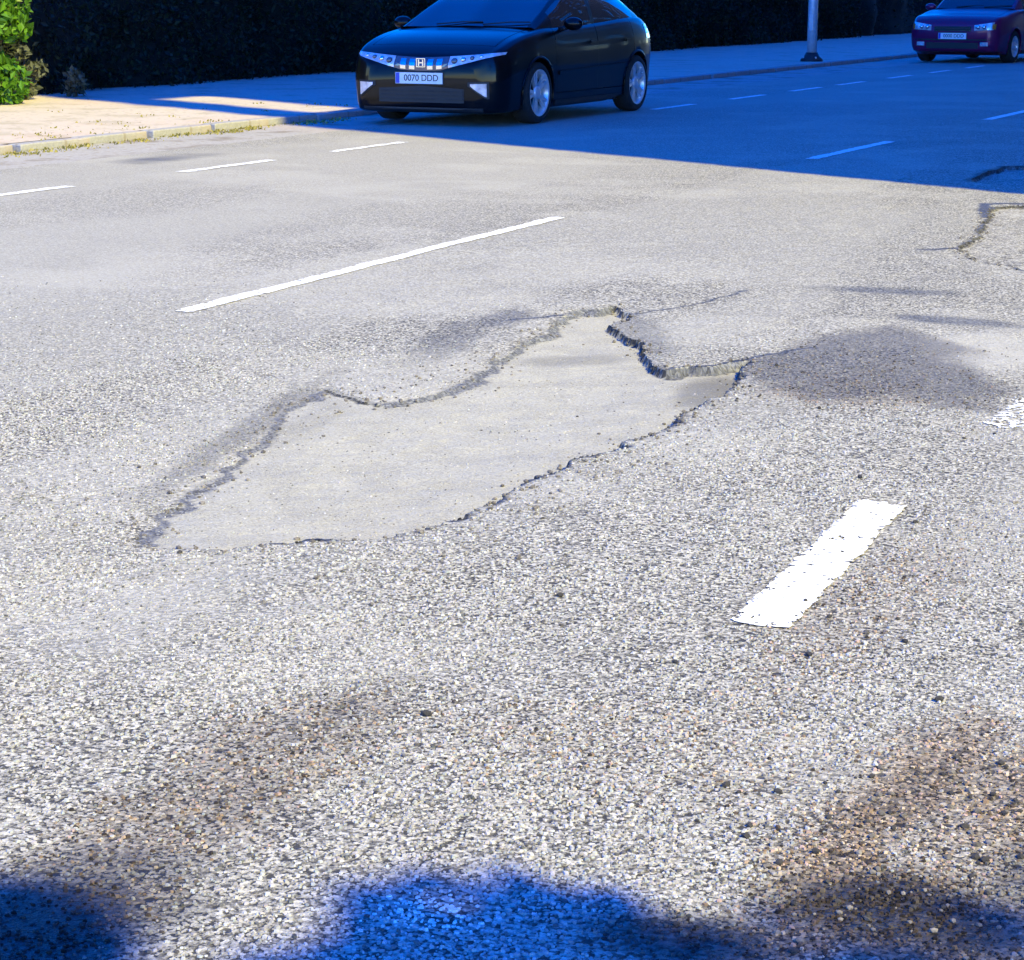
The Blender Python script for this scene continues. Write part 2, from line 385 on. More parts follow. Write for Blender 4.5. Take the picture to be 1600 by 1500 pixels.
for cx, cy, rx, ry, a, am, sd_ in ((-2.03, 2.80, .15, .36, -.05, .55, 81), (-2.06, 3.25, .15, .34, .1, .42, 82), (-.94, 3.45, .10, .46, -.05, 1.0, 83), (-.72, 3.6, .17, .38, -.2, .85, 84), (-1.35, 3.55, .5, .25, 0, .18, 85),
                                   (-1.93, 2.5, .12, .16, .0, .7, 86), (-1.35, 4.6, .16, .7, 0, .28, 87), (-2.2, 7.3, .3, .35, 0, .35, 88), (-.8, 2.95, .18, .3, 0, .9, 89)):
    dirt = np.maximum(dirt, am * ell(X, Y, cx, cy, rx, ry, a, .55, sd_, .45, 4.5))
for cx, cy, rx, ry, a, am, sd_ in ((-1.98, 2.38, .22, .22, .5, 1.0, 91), (-2.02, 2.6, .20, .14, .5, .6, 92), (-2.04, 3.15, .15, .45, .1, .22, 93), (-.82, 3.02, .20, .14, 0, .95, 94), (-.62, 3.25, .10, .2, 0, .6, 103), (-1.04, 2.80, .15, .10, .2, .95, 96), (-.92, 3.55, .05, .3, -.1, .2, 104),  # blotches nearest the viewer are painted darkening of the tree shade, others stains
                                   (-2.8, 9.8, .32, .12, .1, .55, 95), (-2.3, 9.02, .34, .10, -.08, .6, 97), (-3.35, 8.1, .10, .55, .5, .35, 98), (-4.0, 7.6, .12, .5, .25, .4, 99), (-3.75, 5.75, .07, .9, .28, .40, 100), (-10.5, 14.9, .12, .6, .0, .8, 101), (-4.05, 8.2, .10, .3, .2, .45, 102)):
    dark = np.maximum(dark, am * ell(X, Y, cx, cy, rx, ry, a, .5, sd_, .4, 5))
for pts, w in (([(-3.60, 8.6), (-3.46, 8.95), (-3.41, 9.5)], .011), ([(-2.95, 7.4), (-2.80, 7.55), (-2.74, 7.8), (-2.60, 8.1)], .02), ([(-3.88, 8.45), (-3.93, 8.3), (-3.99, 8.17)], .02),
               ([(-2.95, 11.65), (-3.04, 11.5), (-3.10, 11.45)], .03), ([(-3.2, 13.3), (-3.4, 14.1), (-3.3, 14.2), (-3.0, 14.3)], .05)):
    dark = np.maximum(dark, .85 * line_mask(pts, w))
trk = fbm(X * .8, Y * .18, 4, 111)
smooth = sstep(.48, .62, trk) * .55 + .55 * (1 - sstep(-7.0, -5.0, X))
for cx, cy, rx, ry, a, am, sd_ in ((-2.85, 4.0, .22, .5, .2, .8, 121), (-3.3, 3.9, .4, .5, .3, .4, 122), (-1.25, 5.75, .16, .9, 0, .55, 123), (-3.75, 6.9, .15, .4, 0, .6, 124), (-1.9, 7.9, .25, .6, 0, .4, 126)):
    smooth = np.maximum(smooth, am * ell(X, Y, cx, cy, rx, ry, a, .6, sd_, .5, 3))
pale = ell(X, Y, -1.46, 2.74, .075, .07, 0, .5, 161, .5, 9)              # small pale blotch in the foreground
light = .8 * ell(X, Y, -1.95, 8.25, .22, .45, .2, .5, 163, .35, 3)
dust = np.clip(light + sstep(.5, .7, fbm(X * 1.3, Y * 1.3, 4, 131)) * .5 + np.exp(-np.maximum(-SD, 0) / .12) * .35 * (WHICH >= 0) * sstep(.45, .6, fbm(X * 3, Y * 3, 3, 141)), 0, 1)
smooth = np.maximum(smooth, light * .8)
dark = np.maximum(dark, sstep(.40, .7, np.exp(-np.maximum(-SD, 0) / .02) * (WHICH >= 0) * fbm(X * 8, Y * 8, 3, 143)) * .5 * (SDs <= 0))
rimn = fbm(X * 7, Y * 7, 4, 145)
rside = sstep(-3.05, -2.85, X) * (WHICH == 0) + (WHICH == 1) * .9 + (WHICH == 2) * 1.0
dark = np.maximum(dark, (SDs <= 1e-6) * (1 - sstep(.3, 1.0, -SDs / (.012 + .03 * (WHICH == 2) + .09 * np.maximum(rimn - .40, 0)))) * .95 * np.clip(rside + .30 * (WHICH == 0), 0, 1))  # dark line painted along the rims in place of their shadow
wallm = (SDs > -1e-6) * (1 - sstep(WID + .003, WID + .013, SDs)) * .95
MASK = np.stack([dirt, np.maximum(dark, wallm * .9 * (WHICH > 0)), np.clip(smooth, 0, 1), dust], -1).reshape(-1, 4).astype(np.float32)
damp = np.maximum(.9 * ell(X, Y, -2.70, 7.2, .13, .30, .2, .35, 151, .2), .65 * ell(X, Y, -3.38, 7.55, .22, .10, .9, .5, 152, .25, 4))
damp = np.maximum(damp, .3 * ell(X, Y, -3.65, 5.9, .07, .3, .25, .5, 154, .5, 8))
FM = np.stack([.3 * ell(X, Y, -2.66, 7.3, .1, .25, .2, .5, 153, .3), damp * .8, np.clip(wallm, 0, 1), RAMP], -1).reshape(-1, 4).astype(np.float32)
nyr, nxr = X.shape
idx = np.arange(nyr * nxr).reshape(nyr, nxr)
F = np.stack([idx[:-1, :-1], idx[:-1, 1:], idx[1:, 1:], idx[1:, :-1]], -1).reshape(-1, 4)
VALL = np.stack([XX, YY, ZZ], -1).reshape(-1, 3)
sdf = SDs.reshape(-1)[F]; fin = sdf.max(1) > 1e-6
fin &= ~((sdf.max(1) < .004) & (sdf.min(1) < -.002))
wh = WHICH.reshape(-1)[F].max(1)
def sub_mesh(name, sel, attr, mat, smooth=True):
    f = F[sel]; u, inv = np.unique(f, return_inverse=True)
    me = mesh_np(name, VALL[u], inv.reshape(-1, 4), smooth)
    a = me.attributes.new('mask', 'FLOAT_COLOR', 'POINT'); a.data.foreach_set('color', attr[u].ravel())
    return link(name, me, mat)
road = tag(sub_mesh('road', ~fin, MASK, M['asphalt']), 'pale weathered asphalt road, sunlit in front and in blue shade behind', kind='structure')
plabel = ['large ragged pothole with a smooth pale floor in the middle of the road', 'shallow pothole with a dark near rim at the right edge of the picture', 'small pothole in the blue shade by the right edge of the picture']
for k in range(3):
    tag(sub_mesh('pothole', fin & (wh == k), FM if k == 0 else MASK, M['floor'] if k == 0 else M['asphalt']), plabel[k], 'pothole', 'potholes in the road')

# real exposed stones standing proud of the near road (beyond about 8 m the material takes over)
ra = np.random.default_rng(171)
NY = 190000
ay = 2.1 + 6.6 * ra.random(NY) ** 1.15; ax = -.86 * ay - .15 + ra.random(NY) * (.70 * ay + .5)
area = .70 * ay + .5
dens = 8200 * (1 - .97 * sstep(3.6, 8.7, ay))
ii = np.clip(np.searchsorted(gy, ay), 0, len(gy) - 1); jj = np.clip(np.searchsorted(gx, ax), 0, len(gx) - 1)
mk = MASK.reshape(nyr, nxr, 4)[ii, jj]; sdq = SDs[ii, jj]; whq = WHICH[ii, jj]
pdf = NY / 6.6 / 1.15 / np.maximum(((ay - 2.1) / 6.6), .02) ** (.15 / 1.15) / area
patch = fbm(ax * 2.2, ay * 2.2, 4, 177)
keep = ra.random(NY) < dens / pdf * (1 - .75 * mk[:, 2]) * (.55 + .9 * sstep(.35, .65, patch)) * np.where(sdq > 0, .16, 1.0)
onpaint = (np.abs(ax + 1.56) < .075) & (ay > 4.36) & (ay < 5.66)
keep &= ~(onpaint & (ra.random(NY) < .93)) & ~((sdq > -.002) & (sdq < .02))
ax, ay, mk, sdq, ii, jj = ax[keep], ay[keep], mk[keep], sdq[keep], ii[keep], jj[keep]; n = len(ax)
rad = (.0025 + .0036 * ra.random(n) ** 1.5) * np.where(sdq > 0, .75, 1)
u = ra.random(n)
tone = np.where(u < .18, .07 + .09 * ra.random(n), np.where(u < .86, .25 + .16 * ra.random(n), .40 + .14 * ra.random(n)))
col = tone[:, None] * np.array([1, .975, .93]) * (1 + (ra.random((n, 3)) - .5) * .10)
pal = np.array([(.03, .024, .02), (.07, .05, .035), (.20, .135, .085), (.33, .235, .155), (.46, .37, .27), (.40, .28, .23), (.12, .095, .075)])
dm = ra.random(n) < np.clip(mk[:, 0] * 1.15, 0, 1)
col = np.where(dm[:, None], pal[ra.integers(0, len(pal), n)] * (.8 + .4 * ra.random((n, 1))), col) * (1 - .92 * mk[:, 1:2])
pq = pale[ii, jj]; pm = ra.random(n) < pq
col = np.where(pm[:, None], np.array([.72, .76, .74]) * (.75 + .3 * ra.random((n, 1))), col)
NS = 5; th = (np.arange(NS) * 2 * math.pi / NS)[None, :] + ra.random((n, 1)) * 6.283
r1 = rad[:, None] * (.75 + .5 * ra.random((n, NS))); r2 = r1 * (.55 + .2 * ra.random((n, NS)))
z0 = ZZ[ii, jj]
hgt = rad * (.35 + .45 * ra.random(n))
ring = lambda rr_, zz_: np.stack([ax[:, None] + rr_ * np.cos(th), ay[:, None] + rr_ * np.sin(th), zz_], -1)
Vr = np.concatenate([ring(r1, np.repeat((z0 - .004)[:, None], NS, 1)), ring(r2, (z0 + hgt * .85)[:, None] + rad[:, None] * .25 * (ra.random((n, NS)) - .5)), np.stack([ax, ay, z0 + hgt], -1)[:, None, :]], 1)
tri = []
for k in range(NS):
    k2 = (k + 1) % NS; tri += [(k, k2, NS + k2), (k, NS + k2, NS + k), (NS + k, NS + k2, 2 * NS)]
FT = (np.array(tri)[None] + (np.arange(n) * (2 * NS + 1))[:, None, None]).reshape(-1, 3)
print('STONES', n)
me = mesh_np('aggregate', Vr.reshape(-1, 3), FT)
ca = me.attributes.new('tone', 'FLOAT_COLOR', 'POINT')
ca.data.foreach_set('color', np.repeat(np.concatenate([col, np.ones((n, 1))], 1), 2 * NS + 1, axis=0).astype(np.float32).ravel())
mm_, nt_, b_ = new_mat('aggregate_stone'); t_ = NT(nt_); an = t_.node('ShaderNodeAttribute', attribute_name='tone')
nt_.links.new(an.outputs['Color'], b_.inputs['Base Color']); b_.inputs['Roughness'].default_value = .85; b_.inputs['Specular IOR Level'].default_value = .25
ag = link('aggregate', me, mm_, road); ag['kind'] = 'stuff'

# ------------------------------------------------------------------ ground, gutter, pavements, kerbs
def sheet(name, x0, x1, y0, y1, z, mat, nx=2, ny=2, amp=0.0, kind='structure', label=None):
    xs = np.linspace(x0, x1, nx); ys = np.linspace(y0, y1, ny); A, B = np.meshgrid(xs, ys)
    zz = z + (fbm(A * 1.2, B * 1.2, 3, 201) - .5) * amp * ((A > x0 + .01) & (A < x1 - .01))
    i = np.arange(nx * ny).reshape(ny, nx); f = np.stack([i[:-1, :-1], i[:-1, 1:], i[1:, 1:], i[1:, :-1]], -1).reshape(-1, 4)
    return tag(link(name, mesh_np(name, np.stack([A, B, zz], -1).reshape(-1, 3), f, True), mat), label, kind=kind)
sheet('ground', -600, 600, -600, 600, -.12, M['soil'], label='dry soil reaching to the horizon')
SW = .06                                          # height of the low left pavement
KX = -12.1
sheet('gutter', KX + .02, ROAD_L, -25, 150, -.004, M['gutter'], 8, 240, .02, label='gritty grey gutter strip beside the low kerb')
lp = sheet('pavement', -40, KX - .16, -25, 150, SW, M['pavement'], 60, 200, .03, label='sandy pale pavement in front of the dark hedge')
rp = sheet('pavement', ROAD_R + .16, 60, -25, 150, .12, M['pavement'], 2, 2, 0, label='pavement on the near side of the road, behind the viewer')
def kerb_row(parent, x0, x1, z, y0, y1):
    b = MB(); b.box(x0, x1, 0, .985, -.1, z, .012); me = None
    for k in range(int(y1 - y0)):
        if me is None:
            o = b.build('kerb_stone', M['kerb'], parent); me = o.data
        else: o = link('kerb_stone', me, None, parent)
        o.location = (0, y0 + k, (random.random() - .5) * .012); o.rotation_euler = (0, 0, (random.random() - .5) * .012)
kerb_row(lp, KX - .15, KX, SW + .003, 8, 70)
kerb_row(rp, ROAD_R + .01, ROAD_R + .15, .13, -6, 10)

# ------------------------------------------------------------------ painted dashes
def marking(xc, w, y0, y1, label, group, wear=.3, seed=0, step=.012, slope=0.0):
    step = max(step, (y1 - y0) / 260)
    xs = np.arange(xc - w / 2, xc + w / 2 + .001, min(step, w / 10)); ys = np.arange(y0, y1, step); A, B = np.meshgrid(xs, ys); SL = slope * (B - y0)
    i1 = np.clip(np.searchsorted(gy, B.ravel()), 0, len(gy) - 1); j1 = np.clip(np.searchsorted(gx, (A + SL).ravel()), 0, len(gx) - 1)
    zz = np.maximum(ZZ[i1, j1], ZZ[np.maximum(i1 - 1, 0), np.maximum(j1 - 1, 0)]) + .0035
    A2 = A + SL + (fbm(B * 30, A * 30, 3, seed) - .5) * .02; B2 = B + (fbm(B * 25 + 5, A * 25, 3, seed + 1) - .5) * .06
    V = np.stack([A2.ravel(), B2.ravel(), zz], -1)
    n = len(xs); i = np.arange(A.size).reshape(A.shape); f = np.stack([i[:-1, :-1], i[:-1, 1:], i[1:, 1:], i[1:, :-1]], -1).reshape(-1, 4)
    ca, cb = A[:-1, :-1].ravel(), B[:-1, :-1].ravel()
    e = np.minimum(np.minimum(ca - xs[0], xs[-1] - ca) / (w * .5), np.minimum(cb - y0, y1 - cb) / .1)
    keep = fbm(ca * 70, cb * 70, 4, seed + 2) + .16 * np.clip(e * 4, 0, 1) + .19 > .22 + wear
    f = f[keep]; u, inv = np.unique(f, return_inverse=True)
    o = link('lane_marking', mesh_np('lane_marking', V[u], inv.reshape(-1, 4)), M['paint'])
    return tag(o, label, 'road marking', group)
PG, LG, CG = 'short white dashes near the viewer', 'short white dashes along the far parking lane', 'long white dashes down the middle of the road'
marking(-1.52, .14, 4.38, 5.63, 'broad white dash in the right foreground, the nearest painted mark', PG, .37, 300, .006, -.064)
marking(-1.56, .14, 6.80, 8.05, 'worn white dash cut off by the right picture edge beyond the brown stain', PG, .66, 310, .006)
marking(-5.40, .09, 7.75, 12.1, 'long white dash in the sun just beyond the large pothole', CG, .38, 320, .012, -.04)
marking(-5.62, .11, 17.2, 19.5, 'long dash starting at the shadow edge, nearest one in the shade', CG, .33, 330)
marking(-5.62, .11, 23.2, 26.0, 'long dash in the shade cut off by the right picture edge', CG, .33, 340)
ords = ['short dash in the sun cut off by the left picture edge', 'second sunlit short dash from the left picture edge', 'faint sunlit short dash just before the shadow in front of the black car',
        'first short dash in the shade beside the rear wheel of the black car', 'second short shaded dash right of the black car', 'third short shaded dash right of the black car', 'fourth short shaded dash right of the black car',
        'fifth short shaded dash right of the black car', 'sixth short shaded dash, in front of the purple car', 'seventh short shaded dash, the farthest beside the purple car']
for k, y in enumerate((11.15, 13.85, 16.1, 23.42, 26.0, 28.4, 30.5, 33.1, 35.5, 37.9)):
    marking(-9.6, .11, y, y + 1.3, ords[k], LG, (.36, .4, .50, .36, .38, .38, .42, .4, .46, .46)[k], 350 + 10 * k, .02)

# ------------------------------------------------------------------ off-frame apartment block that throws the far shade
bl = empty('apartment_block', (4, 11.25, .12))
m = MB(); m.box(.0, 11, 0, 1.8, -.2, 16.9); m.build('terrace_wing', M['render'], bl)
m = MB(); m.box(.0, 11, 1.8, 95, -.2, 27); m.build('wall', M['render'], bl)
m = MB(); m.box(.0, .6, 0.003, .6, 16.9, 27); m.build('shadow_fin', M['render'], bl)  # added fin, shaped to throw the thin shadow strip on the pavement
m = MB(); m.box(.003, .7, .6, 1.8, 20.9, 26.9); m.build('sun_block', M['render'], bl)  # added block, stops sun through the gap from reaching the hedge
m = MB(); m.box(-.25, 11.2, 1.9, 95.2, 27, 27.4, .03); m.build('roof', M['kerb'], bl)
wme = pme = None
for fl in range(8):
    for k in range(14):
        yy = 4 + k * 6.2; z = 1.3 + fl * 3.2
        if wme is None:
            m = MB()
            for a in ((-.05, .06, 0, .08, 0, 1.5), (-.05, .06, 1.32, 1.4, 0, 1.5), (-.049, .06, .08, 1.32, 0, .08), (-.049, .06, .08, 1.32, 1.42, 1.5)): m.box(*a)
            w = m.build('window', M['frame'], bl); wme = w.data
            m = MB(); m.box(-.02, .05, .08, 1.32, .08, 1.42); p = m.build('pane', M['pane'], w); pme = p.data
        else:
            w = link('window', wme, None, bl); p = link('pane', pme, None, w)
        w.location = (0, yy, z)
tag(bl, 'tall plain apartment block on the near side, outside the picture, shading the far road', 'building')

# ------------------------------------------------------------------ foliage
def leaf_mesh(name, P, size, seed=0, up=0.3, nrm=None, aspect=.5):
    r = np.random.default_rng(seed); n = len(P)
    a = r.normal(size=(n, 3)); a /= np.linalg.norm(a, axis=1)[:, None]
    nn = r.normal(size=(n, 3)); nn[:, 2] += up
    if nrm is not None: nn = nn * .55 + nrm
    nn -= (nn * a).sum(1)[:, None] * a; nn /= np.maximum(np.linalg.norm(nn, axis=1), 1e-5)[:, None]
    b = np.cross(nn, a); s = size * (.6 + .8 * r.random(n))[:, None]
    V = np.stack([P - a * s * .5, P + b * s * aspect * .5 + nn * s * .08, P + a * s * .5, P - b * s * aspect * .5 + nn * s * .08], 1).reshape(-1, 3)
    Fq = np.arange(n * 4).reshape(n, 4)
    me = mesh_np(name, V, Fq)
    t = np.repeat(r.random(n) ** 1.3, 4).astype(np.float32)
    at = me.attributes.new('tint', 'FLOAT', 'POINT'); at.data.foreach_set('value', t)
    return me
def blob_points(r, c, rad, n, shell=.55):
    d = r.normal(size=(n, 3)); d /= np.linalg.norm(d, axis=1)[:, None]
    q = shell + (1 - shell) * r.random(n) ** .6
    return np.array(c) + d * q[:, None] * np.array(rad), d
HX = -17.45
hg = empty('hedge', (HX - .6, 20, SW))
r = np.random.default_rng(31)
hy = np.arange(15.5, 130, .30); hz = np.linspace(-.05, 3.0, 14)
A, B = np.meshgrid(hy, hz); bul = (fbm(A * .9, B * 1.1, 4, 401) - .5) * .7 + .10 * np.sin(A * 3.1)
fx = HX - .32 + bul - .25 * (B / 3) ** 2
V = np.stack([fx - (HX - .6), A - 20, B - SW * 0], -1)
back = V.copy(); back[..., 0] = -1.0
allv = np.concatenate([V.reshape(-1, 3), back[-1].reshape(-1, 3)], 0)
i = np.arange(A.size).reshape(A.shape); f = np.stack([i[:-1, :-1], i[:-1, 1:], i[1:, 1:], i[1:, :-1]], -1).reshape(-1, 4)
nb = len(hy); tp = np.stack([i[-1, :-1], i[-1, 1:], A.size + np.arange(1, nb), A.size + np.arange(0, nb - 1)], -1)
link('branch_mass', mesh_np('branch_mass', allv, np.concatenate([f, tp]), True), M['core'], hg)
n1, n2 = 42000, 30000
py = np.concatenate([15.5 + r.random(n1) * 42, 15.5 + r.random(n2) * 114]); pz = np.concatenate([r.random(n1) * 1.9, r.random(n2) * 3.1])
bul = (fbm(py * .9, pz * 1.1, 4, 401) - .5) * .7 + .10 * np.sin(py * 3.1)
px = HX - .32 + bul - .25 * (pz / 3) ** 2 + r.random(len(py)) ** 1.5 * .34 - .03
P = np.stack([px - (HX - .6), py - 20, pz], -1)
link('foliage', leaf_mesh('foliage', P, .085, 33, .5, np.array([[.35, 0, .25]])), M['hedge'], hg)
m = MB()
for k in range(40):
    y = 16 + k * 2.1 + random.random(); m.tube([(.1, y - 20, -.05), (.05 + random.random() * .1, y - 20 + random.uniform(-.1, .1), .6), (-.1, y - 20, 1.4)], [.04, .03, .02], 6)
link('stem', m.build('stem_tmp', M['bark']).data, M['bark'], hg); bpy.data.objects.remove(bpy.data.objects['stem_tmp'])
hg.children[-1]['kind'] = 'stuff'
tag(hg, 'long dark evergreen hedge in deep shade behind the pavement', 'hedge')

def shrub(name, loc, blobs, n, size, mat, label, cat, seed, group=None):
    o = empty(name, loc); rr = np.random.default_rng(seed); PP = []; DD = []; tot = sum(b[3] ** 2 for b in blobs)
    for (x, y, z, rad) in blobs:
        p, d = blob_points(rr, (x, y, z), (rad, rad, rad * .9), int(n * rad * rad / tot), .6); PP.append(p); DD.append(d)
    P = np.concatenate(PP); D = np.concatenate(DD); k = P[:, 2] > .02; P = P[k]; D = D[k]
    link('crown', leaf_mesh('crown', P, size, seed, .4, D * .6, .55), mat, o)
    m = MB()
    for (x, y, z, rad) in blobs: m.tube([(0, 0, 0), (x * .4, y * .4, z * .5), (x, y, z)], [.03, .022, .008], 6)
    m.build('trunk', M['bark'], o)
    return tag(o, label, cat, group)
br = []
rr = random.Random(5)
for k in range(26):
    z = .18 + 1.9 * k / 26; br.append((rr.uniform(-.35, .55), rr.uniform(-1.0, .30) , z, rr.uniform(.20, .34)))
shrub('green_shrub', (-16.95, 20.2, SW), br, 5200, .12, M['shrub'], 'bright green sunlit shrub at the left picture edge', 'shrub', 41)
def weed(name, loc, n, h, spread, mat, seed):
    rr = np.random.default_rng(seed); V = []; Fq = []
    for k in range(n):
        a = rr.random() * 6.283; d = spread * rr.random() ** .6; bx, by = d * math.cos(a), d * math.sin(a); hh = h * (.5 + .7 * rr.random()); l = rr.normal(size=2) * h * .3; w = .006 + .006 * rr.random()
        ca, sa = math.cos(a + 1.5) * w, math.sin(a + 1.5) * w; o = len(V)
        V += [(bx - ca, by - sa, 0), (bx + ca, by + sa, 0), (bx + l[0] * .5 + ca, by + l[1] * .5 + sa, hh * .6), (bx + l[0] * .5 - ca, by + l[1] * .5 - sa, hh * .6), (bx + l[0] + ca * .1, by + l[1] + sa * .1, hh), (bx + l[0] - ca * .1, by + l[1] - sa * .1, hh)]
        Fq += [(o, o + 1, o + 2, o + 3), (o + 3, o + 2, o + 4, o + 5)]
    V = np.array(V) + np.array(loc)
    return V, np.array(Fq), np.repeat(rr.random(n), 6)
def weed_obj(name, spots, mat):
    VV = []; FF = []; TT = []; o = 0
    for k, (x, y, z, n, h, sp) in enumerate(spots):
        V, Fq, t = weed(name, (x, y, z), n, h, sp, mat, 500 + k); VV.append(V); FF.append(Fq + o); TT.append(t); o += len(V)
    me = mesh_np(name, np.concatenate(VV), np.concatenate(FF)); at = me.attributes.new('tint', 'FLOAT', 'POINT'); at.data.foreach_set('value', np.concatenate(TT).astype(np.float32))
    return link(name, me, mat)
rr = random.Random(9); spots = []
for k in range(120):
    y = 9 + rr.random() ** .8 * 11.5; spots.append((KX + .05 + abs(rr.gauss(0, .10)), y, -.01, rr.randint(6, 22), rr.uniform(.012, .035), rr.uniform(.08, .28)))
for k in range(60):
    y = 10 + rr.random() * 9; spots.append((KX - .2 - rr.random() ** 2 * 1.6, y, SW - .005, rr.randint(3, 9), rr.uniform(.01, .03), rr.uniform(.05, .25)))
for k in range(30):
    y = 11 + rr.random() * 11; spots.append((-12.5 - rr.random() * 4.2, y, SW - .005, rr.randint(4, 10), rr.uniform(.01, .03), rr.uniform(.06, .25)))
tag(weed_obj('dry_weeds', spots, M['weed']), 'dry yellow weeds along the low kerb on the left', kind='stuff')
WEED1, WEED2 = (-16.9, 21.15, SW), (-16.85, 22.05, SW)
shrub('weed_clump', WEED1, [(0, 0, .15, .16), (.1, .1, .35, .14), (-.05, .05, .55, .10)], 260, .09, M['greyweed'], 'grey leafy weed clump beside the bright green shrub', 'weed', 43, 'weeds at the foot of the hedge')
shrub('weed_clump', WEED2, [(0, 0, .12, .15), (.08, -.1, .25, .12)], 200, .08, M['greyweed'], 'low weed clump at the hedge foot right of the green shrub', 'weed', 44, 'weeds at the foot of the hedge')

# street tree behind the viewer: its crown throws the soft shade along the bottom of the picture
TX, TY = 5.7, -1.75
TR = empty('street_tree', (TX, TY, .12))
K = 1 / math.tan(R(SUN_EL))
rr = np.random.default_rng(77); PP = []
def crown_blob(gx_, gy_, z, rad, n):
    c = (gx_ + .894 * K * z - TX, gy_ - .447 * K * z - TY, z - .12); p, d = blob_points(rr, c, (rad, rad, rad * .8), n, .2); PP.append(p); return c
cents = [crown_blob(*a) for a in ((-2.30, 2.08, 6.6, .36, 800), (-2.02, 2.27, 6.5, .26, 420), (-.80, 2.66, 6.6, .26, 90), (-.98, 2.40, 6.6, .25, 80), (-2.6, 2.05, 7.0, .5, 900), (-1.28, 2.60, 6.3, .30, 380), (-1.10, 2.48, 6.5, .30, 330), (-1.25, 2.32, 6.4, .30, 560), (-.55, 2.62, 6.7, .28, 110),
                               (-.30, 2.95, 6.9, .36, 150), (-1.2, 1.45, 7.0, .75, 1800), (-2.1, 1.1, 7.2, .75, 1800), (-.3, 1.7, 7.3, .7, 1500), (-1.2, .9, 7.8, .9, 1800), (-2.1, .5, 7.9, .8, 1500), (-.2, 1.0, 8.0, .8, 1500))]
link('crown', leaf_mesh('crown', np.concatenate(PP), .12, 78, .5, None, .6), M['tree'], TR)
m = MB(); m.tube([(0, 0, -.1), (.04, .05, 1.6), (-.06, .04, 3.2), (0, 0, 4.8)], [.2, .16, .14, .11], 12)
m.build('trunk', M['bark'], TR)
for c in cents:
    m = MB(); m.tube([(0, 0, 4.5), (c[0] * .45, c[1] * .45, 4.6 + (c[2] - 4.6) * .65), c], [.05, .03, .01], 7); m.build('limb', M['bark'], TR)
tag(TR, 'small street tree on the near pavement behind the viewer, outside the picture', 'tree')

# ------------------------------------------------------------------ cars
def pchip(xs, ys, x):
    xs = np.asarray(xs, float); ys = np.asarray(ys, float); h = np.diff(xs); d = np.diff(ys) / h
    mm = np.zeros(len(xs)); mm[0], mm[-1] = d[0], d[-1]
    for k in range(1, len(xs) - 1):
        mm[k] = 0 if d[k - 1] * d[k] <= 0 else (h[k - 1] + h[k]) * 3 / ((2 * h[k] + h[k - 1]) / d[k - 1] + (h[k] + 2 * h[k - 1]) / d[k])
    k = np.clip(np.searchsorted(xs, x) - 1, 0, len(xs) - 2); t = (x - xs[k]) / h[k]
    return (2 * t**3 - 3 * t**2 + 1) * ys[k] + (t**3 - 2 * t**2 + t) * h[k] * mm[k] + (-2 * t**3 + 3 * t**2) * ys[k + 1] + (t**3 - t**2) * h[k] * mm[k + 1]
def catmull(P, n):
    P = np.asarray(P, float); Q = np.vstack([2 * P[0] - P[1], P, 2 * P[-1] - P[-2]]); out = []
    for k in range(len(P) - 1):
        a, b, c, d = Q[k:k + 4]
        for t in np.arange(n) / n: out.append(.5 * (2 * b + (c - a) * t + (2 * a - 5 * b + 4 * c - d) * t * t + (3 * b - a - 3 * c + d) * t**3))
    return np.array(out + [P[-1]])
def text_mesh(body, size, mat, parent, loc, rot, name='lettering', sx=1.0):
    cu = bpy.data.curves.new(name, 'FONT'); cu.body = body; cu.size = size; cu.extrude = .0015; cu.align_x = 'CENTER'; cu.align_y = 'CENTER'
    o = bpy.data.objects.new(name + '_tmp', cu); C.objects.link(o)
    me = bpy.data.meshes.new_from_object(o.evaluated_get(bpy.context.evaluated_depsgraph_get())); bpy.data.objects.remove(o)
    t = link(name, me, mat, parent); t.location = loc; t.rotation_euler = rot; t.scale = (sx, 1, 1); return t

